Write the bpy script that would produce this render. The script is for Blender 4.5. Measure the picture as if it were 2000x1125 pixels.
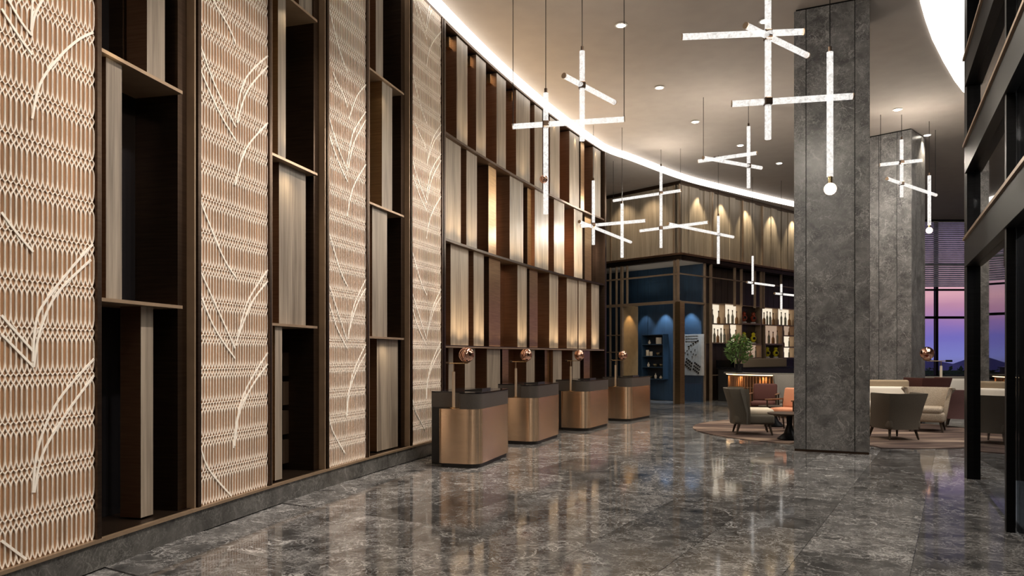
import bpy, bmesh, math, random
import numpy as np
from mathutils import Vector, Matrix
random.seed(7)
S = bpy.context.scene
COL = S.collection
for o in list(bpy.data.objects): bpy.data.objects.remove(o)

# ------------------------------------------------------------------ camera, world, exposure
F, CX, HY, EYE = 1440.0, 1000.0, 695.0, 1.6          # focal length in pixels of a 2000x1125 frame, horizon row
CEIL = 7.42
cd = bpy.data.cameras.new('camera'); cam = bpy.data.objects.new('camera', cd); COL.objects.link(cam)
cam.location = (0, 0, EYE); cam.rotation_euler = (math.pi/2, 0, 0)
cd.sensor_width = 36; cd.lens = 36*F/2000; cd.shift_y = (HY-562.5)/2000; cd.clip_end = 2000; cd.clip_start = 0.05
S.camera = cam
S.view_settings.view_transform = 'Standard'; S.view_settings.look = 'None'
S.view_settings.exposure = 0.0; S.view_settings.gamma = 1.0; S.view_settings.use_curve_mapping = False

wd = bpy.data.worlds.new('dusk'); S.world = wd; wd.use_nodes = True
nt = wd.node_tree; nt.nodes.clear()
wo = nt.nodes.new('ShaderNodeOutputWorld'); wb = nt.nodes.new('ShaderNodeBackground')
tc = nt.nodes.new('ShaderNodeTexCoord'); sx = nt.nodes.new('ShaderNodeSeparateXYZ')
nz = nt.nodes.new('ShaderNodeTexNoise'); mp = nt.nodes.new('ShaderNodeMapping')
mp.inputs['Scale'].default_value = (5, 5, 40); nz.inputs['Scale'].default_value = 1.0; nz.inputs['Detail'].default_value = 5
ma = nt.nodes.new('ShaderNodeMath'); ma.operation = 'MULTIPLY_ADD'; ma.inputs[1].default_value = 0.03
cr = nt.nodes.new('ShaderNodeValToRGB')
nt.links.new(tc.outputs['Generated'], mp.inputs['Vector']); nt.links.new(mp.outputs['Vector'], nz.inputs['Vector'])
nt.links.new(tc.outputs['Generated'], sx.inputs[0]); nt.links.new(nz.outputs['Fac'], ma.inputs[0]); nt.links.new(sx.outputs['Z'], ma.inputs[2])
mm = nt.nodes.new('ShaderNodeMath'); mm.operation = 'MULTIPLY_ADD'; mm.inputs[1].default_value = 4.8; mm.inputs[2].default_value = 0.1
nt.links.new(ma.outputs[0], mm.inputs[0]); nt.links.new(mm.outputs[0], cr.inputs['Fac'])
el = cr.color_ramp.elements
el[0].position = 0.10; el[0].color = (0.16, 0.15, 0.30, 1)
el[1].position = 1.0; el[1].color = (0.10, 0.10, 0.22, 1)
for p, c in ((0.17, (0.19, 0.19, 0.50, 1)), (0.27, (0.17, 0.14, 0.46, 1)), (0.36, (0.30, 0.17, 0.42, 1)), (0.44, (0.50, 0.24, 0.36, 1)), (0.52, (0.70, 0.36, 0.42, 1)), (0.62, (0.62, 0.36, 0.45, 1))):
    e = el.new(p); e.color = c
nt.links.new(cr.outputs['Color'], wb.inputs['Color']); wb.inputs['Strength'].default_value = 1.2
nt.links.new(wb.outputs[0], wo.inputs['Surface'])

LIGHT_N = [0]
def spot(loc, target, power, angle=80, blend=0.8, color=(1, 0.82, 0.62), radius=0.04):
    l = bpy.data.lights.new('spot_light', 'SPOT'); l.energy = power; l.spot_size = math.radians(angle); l.spot_blend = blend
    l.color = color; l.shadow_soft_size = radius
    o = bpy.data.objects.new('spot_light', l); COL.objects.link(o); o.location = loc
    d = Vector(target)-Vector(loc); o.rotation_euler = d.to_track_quat('-Z', 'Y').to_euler(); return o
def point(loc, power, color=(1, 0.82, 0.62), radius=0.05):
    l = bpy.data.lights.new('point_light', 'POINT'); l.energy = power; l.color = color; l.shadow_soft_size = radius
    o = bpy.data.objects.new('point_light', l); COL.objects.link(o); o.location = loc; return o

# ------------------------------------------------------------------ pixel geometry
def at(px, py, d): return Vector(((px-CX)/F*d, d, EYE+(HY-py)/F*d))
def on_ceiling(px, py, z=CEIL): return at(px, py, (z-EYE)*F/(HY-py))
def on_floor(px, py): return at(px, py, EYE*F/(py-HY))
# curved wall on the left: circle in plan, n = distance out into the room
WC, WR = (47.94, -5.33), 52.21
def W(s, n=0.0):
    a = s/WR; return (WC[0]-(WR-n)*math.cos(a), WC[1]+(WR-n)*math.sin(a))
def sw(px, n=0.0):
    lo, hi = 8.0, 28.0
    k = (px-CX)/F
    for _ in range(60):
        m = (lo+hi)/2; x, y = W(m, n)
        if x/y < k: lo = m
        else: hi = m
    return (lo+hi)/2
def wpt(px, py, n=0.0):
    s = sw(px, n); x, y = W(s, n); return s, EYE+(HY-py)/F*y

# ------------------------------------------------------------------ mesh helpers
BASE = {}
class MB:
    def __init__(s): s.v = []; s.f = []; s.m = []; s.cur = 0
    def add(s, vs, fs):
        b = len(s.v); s.v += [tuple(v) for v in vs]; s.f += [tuple(i+b for i in f) for f in fs]; s.m += [s.cur]*len(fs); return s
    def prism(s, poly, z0, z1):           # counter-clockwise plan polygon of (x, y)
        n = len(poly); b = [(x, y, z0) for x, y in poly]+[(x, y, z1) for x, y in poly]
        fs = [tuple(range(n-1, -1, -1)), tuple(range(n, 2*n))]+[(i, (i+1) % n, (i+1) % n+n, i+n) for i in range(n)]
        return s.add(b, fs)
    def box(s, x0, x1, y0, y1, z0, z1): return s.prism([(x0, y0), (x1, y0), (x1, y1), (x0, y1)], z0, z1)
    def wbox(s, s0, s1, n0, n1, z0, z1, seg=None):      # a block on the curved wall
        seg = seg or max(1, int(abs(s1-s0)/0.35))
        pts = [W(s0+(s1-s0)*i/seg, n0) for i in range(seg+1)]; q = [W(s0+(s1-s0)*i/seg, n1) for i in range(seg+1)]
        vs = [(x, y, z0) for x, y in pts]+[(x, y, z0) for x, y in q]+[(x, y, z1) for x, y in pts]+[(x, y, z1) for x, y in q]
        k = seg+1; fs = []
        for i in range(seg):
            fs += [(i, i+1, k+i+1, k+i), (2*k+i, 3*k+i, 3*k+i+1, 2*k+i+1), (k+i, k+i+1, 3*k+i+1, 3*k+i), (i, 2*k+i, 2*k+i+1, i+1)]
        fs += [(0, k, 3*k, 2*k), (seg, 2*k+seg, 3*k+seg, k+seg)]
        return s.add(vs, fs)
    def tube(s, pts, r, n=8, caps=True):
        P = [Vector(p) for p in pts]; rr = r if isinstance(r, (list, tuple)) else [r]*len(P); vs = []; fs = []
        up = None
        for i, p in enumerate(P):
            t = (P[min(i+1, len(P)-1)]-P[max(i-1, 0)]).normalized()
            if up is None: up = Vector((0, 0, 1)) if abs(t.z) < .9 else Vector((1, 0, 0))
            a = t.cross(up).normalized(); b = a.cross(t).normalized(); up = b
            for k in range(n):
                th = 2*math.pi*k/n; vs.append(p+a*(rr[i]*math.cos(th))+b*(rr[i]*math.sin(th)))
        for i in range(len(P)-1):
            for k in range(n): fs.append((i*n+k, i*n+(k+1) % n, (i+1)*n+(k+1) % n, (i+1)*n+k))
        if caps: fs += [tuple(range(n-1, -1, -1)), tuple(range((len(P)-1)*n, len(P)*n))]
        return s.add(vs, fs)
    def lathe(s, prof, c=(0, 0, 0), n=16):
        vs = []; fs = []
        for r, z in prof:
            for k in range(n):
                th = 2*math.pi*k/n; vs.append((c[0]+r*math.cos(th), c[1]+r*math.sin(th), c[2]+z))
        for i in range(len(prof)-1):
            for k in range(n): fs.append((i*n+k, i*n+(k+1) % n, (i+1)*n+(k+1) % n, (i+1)*n+k))
        fs += [tuple(range(n-1, -1, -1)), tuple(range((len(prof)-1)*n, len(prof)*n))]
        return s.add(vs, fs)
    def ball(s, c, r, n=16, sz=1.0):
        k = n//2
        return s.lathe([(max(1e-4, r*math.sin(math.pi*i/k)), -r*sz*math.cos(math.pi*i/k)) for i in range(k+1)], c, n)
    def rbox(s, c, size, bev=0.03, seg=3, top=1.0):
        bm = bmesh.new(); bmesh.ops.create_cube(bm, size=1)
        for v in bm.verts:
            f = top if v.co.z > 0 else 1.0
            v.co = Vector((v.co.x*size[0]*f, v.co.y*size[1]*f, v.co.z*size[2]))
        bmesh.ops.bevel(bm, geom=bm.edges[:], offset=bev, segments=seg, affect='EDGES', profile=0.5)
        bm.verts.index_update(); vs = [v.co+Vector(c) for v in bm.verts]; fs = [tuple(v.index for v in f.verts) for f in bm.faces]; bm.free()
        return s.add(vs, fs)
    def build(s, name, mats, parent=None, smooth=False, world=True, bevel=0):
        if not isinstance(mats, (list, tuple)): mats = [mats]
        me = bpy.data.meshes.new(name)
        off = BASE.get(parent.name, Vector()) if (parent and world) else Vector()
        vs = [(x-off[0], y-off[1], z-off[2]) for x, y, z in s.v] if off.length else s.v
        me.from_pydata(vs, [], s.f)
        for m in mats: me.materials.append(M[m])
        if len(mats) > 1: me.polygons.foreach_set('material_index', s.m)
        if smooth: me.polygons.foreach_set('use_smooth', [True]*len(me.polygons))
        me.update()
        o = bpy.data.objects.new(name, me); COL.objects.link(o)
        if parent: o.parent = parent; BASE[o.name] = off
        else: BASE[o.name] = Vector()
        if smooth == 'auto':
            try: me.set_sharp_from_angle(angle=math.radians(40))
            except Exception: pass
        if bevel:
            b = o.modifiers.new('bevel', 'BEVEL'); b.width = bevel; b.segments = 2; b.limit_method = 'ANGLE'
        return o
def tag(o, label=None, cat=None, group=None, kind=None):
    if label: o['label'] = label
    if cat: o['category'] = cat
    if group: o['group'] = group
    if kind: o['kind'] = kind
    return o
def thing(name, loc, label, cat, group=None, rz=0.0):
    o = bpy.data.objects.new(name, None); COL.objects.link(o); o.location = loc; o.rotation_euler = (0, 0, rz); o.empty_display_size = 0.1
    BASE[o.name] = Vector(loc) if rz == 0 else Vector(); return tag(o, label, cat, group)
def struct(o): o['kind'] = 'structure'; return o
def clone(root, loc, rz, label):
    r = root.copy(); COL.objects.link(r); r.location = loc; r.rotation_euler = (0, 0, rz); r['label'] = label
    def rec(a, b):
        for ch in a.children:
            c = ch.copy(); COL.objects.link(c); c.parent = b; rec(ch, c)
    rec(root, r); return r

# ------------------------------------------------------------------ materials
M = {}
def new_mat(name):
    m = bpy.data.materials.new(name); m.use_nodes = True; M[name] = m
    n = m.node_tree; b = n.nodes['Principled BSDF']; return m, n, b
def N(n, t, **kw):
    x = n.nodes.new(t)
    for k, v in kw.items():
        if k in x.inputs.keys(): x.inputs[k].default_value = v
        else: setattr(x, k, v)
    return x
def plain(name, col, rough=0.5, metal=0.0, var=0.15, scale=(6, 6, 6), emit=0, ecol=None, bump=0, spec=None, coat=0):
    m, n, b = new_mat(name)
    b.inputs['Roughness'].default_value = rough; b.inputs['Metallic'].default_value = metal
    if spec is not None: b.inputs['Specular IOR Level'].default_value = spec
    if coat: b.inputs['Coat Weight'].default_value = coat
    tcd = N(n, 'ShaderNodeTexCoord'); mpp = N(n, 'ShaderNodeMapping', Scale=scale); ns = N(n, 'ShaderNodeTexNoise', Scale=1.0, Detail=4.0)
    n.links.new(tcd.outputs['Object'], mpp.inputs['Vector']); n.links.new(mpp.outputs['Vector'], ns.inputs['Vector'])
    r = N(n, 'ShaderNodeValToRGB'); e = r.color_ramp.elements
    e[0].position = .3; e[1].position = .7
    e[0].color = tuple(c*(1-var) for c in col)+(1,); e[1].color = tuple(min(1, c*(1+var)) for c in col)+(1,)
    n.links.new(ns.outputs['Fac'], r.inputs['Fac']); n.links.new(r.outputs['Color'], b.inputs['Base Color'])
    if bump:
        bp = N(n, 'ShaderNodeBump', Strength=bump, Distance=0.01); n.links.new(ns.outputs['Fac'], bp.inputs['Height']); n.links.new(bp.outputs['Normal'], b.inputs['Normal'])
    if emit:
        b.inputs['Emission Color'].default_value = (ecol or col)+(1,); b.inputs['Emission Strength'].default_value = emit
    return m
def wood(name, c0, c1, rough=0.5):
    m, n, b = new_mat(name); b.inputs['Roughness'].default_value = rough
    t = N(n, 'ShaderNodeTexCoord'); oi = N(n, 'ShaderNodeObjectInfo')
    ad = N(n, 'ShaderNodeVectorMath', operation='ADD'); sc = N(n, 'ShaderNodeVectorMath', operation='SCALE'); sc.inputs[3].default_value = 40
    n.links.new(oi.outputs['Random'], sc.inputs[0]); n.links.new(t.outputs['Object'], ad.inputs[0]); n.links.new(sc.outputs[0], ad.inputs[1])
    m1 = N(n, 'ShaderNodeMapping', Scale=(30, 30, 0.9)); n1 = N(n, 'ShaderNodeTexNoise', Scale=1.0, Detail=6.0, Roughness=0.65)
    m2 = N(n, 'ShaderNodeMapping', Scale=(7, 7, 0.45)); n2 = N(n, 'ShaderNodeTexNoise', Scale=1.0, Detail=3.0, Distortion=0.8)
    n.links.new(ad.outputs[0], m1.inputs[0]); n.links.new(ad.outputs[0], m2.inputs[0]); n.links.new(m1.outputs[0], n1.inputs[0]); n.links.new(m2.outputs[0], n2.inputs[0])
    mx = N(n, 'ShaderNodeMix'); mx.inputs[0].default_value = .5
    n.links.new(n1.outputs['Fac'], mx.inputs[2]); n.links.new(n2.outputs['Fac'], mx.inputs[3])
    r = N(n, 'ShaderNodeValToRGB'); e = r.color_ramp.elements; e[0].position = .36; e[1].position = .64; e[0].color = c0+(1,); e[1].color = c1+(1,)
    n.links.new(mx.outputs[0], r.inputs['Fac']); n.links.new(r.outputs['Color'], b.inputs['Base Color'])
    bp = N(n, 'ShaderNodeBump', Strength=.25, Distance=.003); n.links.new(n1.outputs['Fac'], bp.inputs['Height']); n.links.new(bp.outputs['Normal'], b.inputs['Normal'])
def marble(name, dark, mid, vein, rough, vscale=1.0, vamt=0.8, spec=0.5, coat=0.0, tilevar=0.0):
    m, n, b = new_mat(name); b.inputs['Roughness'].default_value = rough; b.inputs['Specular IOR Level'].default_value = spec
    b.inputs['Coat Weight'].default_value = coat; b.inputs['Coat Roughness'].default_value = 0.03
    t = N(n, 'ShaderNodeTexCoord'); oi = N(n, 'ShaderNodeObjectInfo')
    ad = N(n, 'ShaderNodeVectorMath', operation='ADD'); sc = N(n, 'ShaderNodeVectorMath', operation='SCALE'); sc.inputs[3].default_value = 60
    n.links.new(oi.outputs['Random'], sc.inputs[0]); n.links.new(t.outputs['Object'], ad.inputs[0]); n.links.new(sc.outputs[0], ad.inputs[1])
    cl = N(n, 'ShaderNodeTexNoise', Scale=1.6*vscale, Detail=6.0, Roughness=.6, Distortion=.7)
    n.links.new(ad.outputs[0], cl.inputs[0])
    r = N(n, 'ShaderNodeValToRGB'); e = r.color_ramp.elements; e[0].position = .36; e[1].position = .66; e[0].color = dark+(1,); e[1].color = mid+(1,)
    n.links.new(cl.outputs['Fac'], r.inputs['Fac'])
    out = r.outputs['Color']
    for scl, dist, wid, amt in ((1.3, 1.6, .016, .9), (2.6, 1.8, .022, .7), (5.5, 1.4, .035, .55), (12., 1.0, .05, .35)):
        v = N(n, 'ShaderNodeTexNoise', Scale=scl*vscale, Detail=5.0, Roughness=.55, Distortion=dist)
        n.links.new(ad.outputs[0], v.inputs[0])
        s1 = N(n, 'ShaderNodeMath', operation='SUBTRACT'); s1.inputs[1].default_value = .5; n.links.new(v.outputs['Fac'], s1.inputs[0])
        s2 = N(n, 'ShaderNodeMath', operation='ABSOLUTE'); n.links.new(s1.outputs[0], s2.inputs[0])
        mr = N(n, 'ShaderNodeMapRange'); mr.inputs['From Min'].default_value = 0; mr.inputs['From Max'].default_value = wid; mr.inputs['To Min'].default_value = amt*vamt; mr.inputs['To Max'].default_value = 0
        n.links.new(s2.outputs[0], mr.inputs['Value'])
        ms = N(n, 'ShaderNodeTexNoise', Scale=1.1*vscale*scl**.5, Detail=2.0); n.links.new(ad.outputs[0], ms.inputs[0])
        mr2 = N(n, 'ShaderNodeMapRange'); mr2.inputs['From Min'].default_value = .42; mr2.inputs['From Max'].default_value = .62; n.links.new(ms.outputs['Fac'], mr2.inputs['Value'])
        mu = N(n, 'ShaderNodeMath', operation='MULTIPLY'); n.links.new(mr.outputs[0], mu.inputs[0]); n.links.new(mr2.outputs[0], mu.inputs[1])
        mx = N(n, 'ShaderNodeMix', data_type='RGBA'); n.links.new(mu.outputs[0], mx.inputs['Factor']); n.links.new(out, mx.inputs[6]); mx.inputs[7].default_value = vein+(1,)
        out = mx.outputs[2]
    if tilevar:                                   # every slab is cut from another part of the block
        mr = N(n, 'ShaderNodeMapRange'); mr.inputs['To Min'].default_value = 1-tilevar; mr.inputs['To Max'].default_value = 1+tilevar*.35
        n.links.new(oi.outputs['Random'], mr.inputs['Value']); vm = N(n, 'ShaderNodeVectorMath', operation='SCALE')
        n.links.new(out, vm.inputs[0]); n.links.new(mr.outputs[0], vm.inputs[3]); out = vm.outputs[0]
    n.links.new(out, b.inputs['Base Color'])
def metal(name, col, rough=.3, aniso=.6, grain=(3, 3, 60), var=.15):
    plain(name, col, rough, 1.0, var, grain); M[name].node_tree.nodes['Principled BSDF'].inputs['Anisotropic'].default_value = aniso
def emitter(name, col, strength):
    m, n, b = new_mat(name); n.nodes.remove(b); e = N(n, 'ShaderNodeEmission', Strength=strength); e.inputs['Color'].default_value = col+(1,)
    n.links.new(e.outputs[0], n.nodes['Material Output'].inputs['Surface'])
def pane(name, tint, rough=0.0, ior=1.5, gl=(1, 1, 1)):
    m, n, b = new_mat(name); n.nodes.remove(b)
    tr = N(n, 'ShaderNodeBsdfTransparent'); tr.inputs[0].default_value = tint+(1,); g = N(n, 'ShaderNodeBsdfGlossy', Roughness=rough); g.inputs[0].default_value = gl+(1,)
    fr = N(n, 'ShaderNodeFresnel'); mx = N(n, 'ShaderNodeMixShader')
    ge = N(n, 'ShaderNodeNewGeometry'); mr = N(n, 'ShaderNodeMapRange'); mr.inputs['To Min'].default_value = ior; mr.inputs['To Max'].default_value = 1/ior     # same reflectance on both faces of the thin pane
    n.links.new(ge.outputs['Backfacing'], mr.inputs['Value']); n.links.new(mr.outputs[0], fr.inputs['IOR'])
    n.links.new(fr.outputs[0], mx.inputs[0]); n.links.new(tr.outputs[0], mx.inputs[1]); n.links.new(g.outputs[0], mx.inputs[2]); n.links.new(mx.outputs[0], n.nodes['Material Output'].inputs['Surface'])

marble('floor_marble', (.046, .047, .050), (.205, .203, .206), (.75, .75, .76), .075, 1.6, 1.0, .5, .08, .45)
marble('column_marble', (.064, .064, .067), (.185, .182, .181), (.40, .395, .39), .32, 1.9, .9)
marble('plinth_marble', (.045, .045, .044), (.11, .108, .105), (.28, .28, .27), .25, 2.0, .6)
plain('ceiling_paint', (.36, .318, .288), .85, 0, .04, (3, 3, 3))
plain('dark_wall', (.035, .028, .022), .6, 0, .2)
plain('beige_wall', (.40, .33, .27), .7, 0, .1)
wood('grey_oak', (.125, .10, .078), (.33, .28, .225), .5)
wood('boards', (.20, .16, .115), (.40, .33, .25), .5)
wood('dark_wood', (.022, .014, .009), (.05, .032, .02), .4)
wood('walnut', (.10, .045, .02), (.2, .095, .045), .4)
metal('copper', (.30, .175, .11), .38, .5)
metal('dark_bronze', (.085, .058, .042), .38, .3)
metal('bronze_desk', (.85, .62, .43), .30, .75, (2, 2, 90), .08)
dn_ = M['bronze_desk'].node_tree; db_ = dn_.nodes['Principled BSDF']; tg_ = N(dn_, 'ShaderNodeTangent', direction_type='RADIAL', axis='Z')
dn_.links.new(tg_.outputs[0], db_.inputs['Tangent']); db_.inputs['Anisotropic Rotation'].default_value = .25; db_.inputs['Roughness'].default_value = .27; db_.inputs['Anisotropic'].default_value = .85
metal('brass', (.75, .55, .30), .25, .2)
plain('bronze_trim', (.36, .26, .175), .38, .55, .1)
metal('gold_bronze', (.52, .34, .18), .33, .5)
metal('smoke_mirror', (.16, .12, .095), .12, .1, (2, 2, 2), .1)
metal('copper_globe', (.72, .42, .32), .06, 0, (2, 2, 2), .03)
metal('black_frame', (.016, .016, .017), .4, 0)
plain('desk_leather', (.075, .066, .060), .42, 0, .12, (60, 60, 60))
plain('black_leather', (.020, .019, .019), .42, 0, .1, (60, 60, 60))
plain('black_gloss', (.01, .01, .012), .12, 0, .1)
plain('lattice_white', (.97, .89, .81), .5, 0, .05, (1, 1, 4))
plain('strand_white', (.98, .93, .86), .45, 0, .03)
plain('lattice_back', (.36, .20, .105), .5, .15, .38, (26, 26, .9))
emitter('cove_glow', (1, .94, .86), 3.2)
emitter('dome_glow', (1, .93, .84), 3.5)
emitter('lamp_disc', (1, .90, .75), 12.0)
emitter('led_warm', (1, .70, .38), 5.0)
emitter('led_soft', (1, .86, .66), 3.0)
emitter('cubby_glow', (1, .86, .66), .95)
emitter('cubby_pink', (1, .70, .50), .42)
pane('clear_glass', (.93, .95, .96), 0, 1.35)
pane('entrance_glass', (.6, .62, .65), 0.01, 1.45)
plain('navy', (.020, .048, .090), .5, 0, .2, (14, 14, 1.5))
plain('taupe_fabric', (.115, .098, .078), .9, 0, .15, (120, 120, 120), bump=.3)
plain('olive_fabric', (.085, .075, .060), .9, 0, .15, (120, 120, 120), bump=.3)
plain('cream_fabric', (.62, .55, .45), .9, 0, .06, (90, 90, 90), bump=.3)
plain('beige_weave', (.36, .30, .235), .9, 0, .35, (70, 70, 160), bump=.5)
plain('tan_fabric', (.34, .265, .18), .9, 0, .15, (100, 100, 100), bump=.3)
plain('maroon_fabric', (.075, .022, .018), .85, 0, .15, (100, 100, 100), bump=.3)
plain('mauve_fabric', (.16, .085, .085), .9, 0, .15, (100, 100, 100), bump=.3)
plain('peach_fabric', (.60, .27, .16), .9, 0, .1, (100, 100, 100), bump=.3)
plain('grey_fabric', (.20, .185, .165), .9, 0, .15, (100, 100, 100), bump=.3)
plain('white_fabric', (.8, .75, .68), .9, 0, .04, (90, 90, 90))
plain('curtain_olive', (.16, .14, .06), .8, 0, .3, (25, 25, 1))
plain('paving_pale', (.36, .38, .40), .5, 0, .12, (3, 3, 3))
plain('bottle_glass', (.20, .19, .14), .08, 0, .4, (5, 5, 5))
plain('bottle_amber', (.25, .12, .04), .08, 0, .3, (5, 5, 5))
plain('yellow_glaze', (.70, .58, .02), .3, 0, .5, (30, 30, 30))
plain('red_glaze', (.32, .05, .02), .3, 0, .4, (30, 30, 30))
plain('leaf', (.085, .16, .035), .5, 0, .5, (9, 9, 9))
plain('hedge', (.03, .07, .03), .9, 0, .5, (8, 8, 8))
plain('hill', (.16, .16, .32), .9, 0, .2, (.05, .05, .05))
plain('stone_white', (.6, .58, .56), .6, 0, .05)
plain('gold_paint', (.36, .24, .12), .5, .2, .1)
plain('pale_brass', (.72, .57, .42), .35, .45, .05)
plain('grout', (.018, .017, .017), .5, 0, .1)
# tube glass: clear pressed glass, half see-through, lit by the LED inside it
m_, n_, b_ = new_mat('tube_glass'); n_.nodes.remove(b_)
t_ = N(n_, 'ShaderNodeTexCoord'); w_ = N(n_, 'ShaderNodeTexNoise', Scale=16.0, Detail=2.0, Distortion=1.5)
r_ = N(n_, 'ShaderNodeMapRange'); r_.inputs['From Min'].default_value = .35; r_.inputs['From Max'].default_value = .6; r_.inputs['To Min'].default_value = .30; r_.inputs['To Max'].default_value = .80
n_.links.new(t_.outputs['Object'], w_.inputs[0]); n_.links.new(w_.outputs['Fac'], r_.inputs['Value'])
tr_ = N(n_, 'ShaderNodeBsdfTransparent'); em_ = N(n_, 'ShaderNodeEmission', Strength=1.15); em_.inputs[0].default_value = (1, .96, .91, 1)
mx_ = N(n_, 'ShaderNodeMixShader'); n_.links.new(r_.outputs[0], mx_.inputs[0]); n_.links.new(tr_.outputs[0], mx_.inputs[1]); n_.links.new(em_.outputs[0], mx_.inputs[2])
n_.links.new(mx_.outputs[0], n_.nodes['Material Output'].inputs['Surface'])
# rug: warm abstract bands
m_, n_, b_ = new_mat('rug_pile'); b_.inputs['Roughness'].default_value = .95
t_ = N(n_, 'ShaderNodeTexCoord'); q_ = N(n_, 'ShaderNodeMapping', Scale=(.35, 1.3, 1)); w_ = N(n_, 'ShaderNodeTexNoise', Scale=1.2, Detail=4.0, Distortion=1.2)
n_.links.new(t_.outputs['Object'], q_.inputs[0]); n_.links.new(q_.outputs[0], w_.inputs[0])
r_ = N(n_, 'ShaderNodeValToRGB'); e_ = r_.color_ramp.elements; e_[0].position = .38; e_[0].color = (.045, .026, .022, 1); e_[1].position = .66; e_[1].color = (.27, .20, .155, 1)
x_ = e_.new(.5); x_.color = (.085, .052, .042, 1)
n_.links.new(w_.outputs['Fac'], r_.inputs[0]); n_.links.new(r_.outputs[0], b_.inputs['Base Color'])

# ------------------------------------------------------------------ shell of the room
XR, YB, YF = 24.0, -6.0, 31.5
fl = struct(MB().box(-9, XR+.3, YB-.3, YF+.3, -.30, -.012).build('floor', 'floor_marble'))
ang = math.radians(31); va = Vector((math.sin(ang), math.cos(ang), 0)); wa = Vector((math.cos(ang), -math.sin(ang), 0))
TW, TL = .80, 1.60
tm = MB().box(-TW/2+.0025, TW/2-.0025, -TL/2+.0025, TL/2-.0025, -.012, 0)
cand = []
for i in range(-40, 60):
    for j in range(-30, 40):
        c = wa*(i*TW+.12)+va*(j*TL+(i % 2)*TL/2)
        if c.y < 2.5 or c.y > 30: continue
        px = CX+F*c.x/c.y; py = HY+F*EYE/c.y
        if not (-260 < px < 2200 and py < 1240): continue
        if math.hypot(c.x-WC[0], c.y-WC[1]) > WR-.1: continue
        if c.x > 5.9 and c.y < 9: continue
        cand.append((c.length, c))
cand.sort(key=lambda q: q[0])
t0 = tm.build('tile', 'floor_marble', fl)
for k, (_, c) in enumerate(cand[:290]):
    t = t0 if k == 0 else t0.copy()
    if k: COL.objects.link(t); t.parent = fl
    t.location = c; t.rotation_euler = (0, 0, -ang+(math.pi if random.random() < .5 else 0))
struct(MB().box(-9, XR+.3, YB-.3, YF+.3, CEIL, CEIL+.3).build('ceiling', 'ceiling_paint'))
struct(MB().box(-9, XR+.3, YB-.3, YB, 0, CEIL).build('wall_back', 'beige_wall'))
struct(MB().box(XR, XR+.3, YB, YF+.3, 0, CEIL).build('wall_right', 'beige_wall'))
struct(MB().box(-9.3, -9, YB-.3, YF+.3, 0, CEIL).build('wall_side', 'dark_wall'))
struct(MB().wbox(1.0, sw(1183)+.1, -.75, -.62, 0, CEIL, 60).build('wall_left', 'dark_wall'))
SE = sw(1183)
pb = struct(MB().wbox(4.0, SE, -.62, .03, 0, .2, 60).build('baseboard_left', 'plinth_marble'))
struct(MB().wbox(4.0, SE, .002, .045, .2, .226, 60).build('trim_1', 'bronze_trim'))
struct(MB().wbox(4.0, SE, -.62, .0, .2, .224, 60).build('trim_3', 'dark_bronze'))
struct(MB().wbox(4.0, SE, -.62, .0, 7.26, CEIL, 60).build('trim_2', 'dark_bronze'))
# far wall with the dusk window
WX0, WX1, WSILL = 12.9, XR, .68
fw = struct(MB().box(-9, WX0, YF, YF+.3, 0, CEIL).box(WX0, WX1, YF, YF+.3, 0, WSILL).build('wall_far', 'beige_wall'))
win = thing('window_1', (18, YF, WSILL), 'tall dark-framed window with dusk sky and louvre blinds above', 'window'); struct(win)
mx0 = at(1830, 0, YF).x
xs = [mx0+2.2*k for k in range(-3, 4) if WX0 < mx0+2.2*k < WX1]
for x in xs+[WX0+.05, WX1-.05]: MB().box(x-.05, x+.05, YF-.02, YF+.16, WSILL, CEIL).build('mullion', 'black_frame', win)
for py, h in ((515, .05), (566, .035), (620, .05)):
    z = at(0, py, YF).z; MB().box(WX0, WX1, YF-.015, YF+.15, z-h, z+h).build('transom', 'black_frame', win)
for z in (WSILL+.04, CEIL-.05): MB().box(WX0, WX1, YF-.015, YF+.15, z-.05, z+.05).build('frame_rail', 'black_frame', win)
edges = sorted(xs+[WX0, WX1])
for a, b in zip(edges[:-1], edges[1:]): MB().box(a+.05, b-.05, YF+.06, YF+.07, WSILL+.09, CEIL-.1).build('pane', 'clear_glass', win)
plain('louvre_slat', (.75, .75, .78), .4, .3, .2, (4, 4, 4))
zl = at(0, 563, YF).z; k = 0
while zl+.088*k < CEIL-.12:
    z = zl+.05+.088*k
    MB().add([(WX0+.05, YF-.12, z), (WX1-.05, YF-.12, z), (WX1-.05, YF-.05, z+.075), (WX0+.05, YF-.05, z+.075), (WX0+.05, YF-.12, z+.006), (WX1-.05, YF-.12, z+.006), (WX1-.05, YF-.05, z+.081), (WX0+.05, YF-.05, z+.081)],
             [(0, 3, 2, 1), (4, 5, 6, 7), (0, 1, 5, 4), (2, 3, 7, 6), (1, 2, 6, 5), (0, 4, 7, 3)]).build('louvre_slat', 'louvre_slat', win); k += 1
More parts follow.
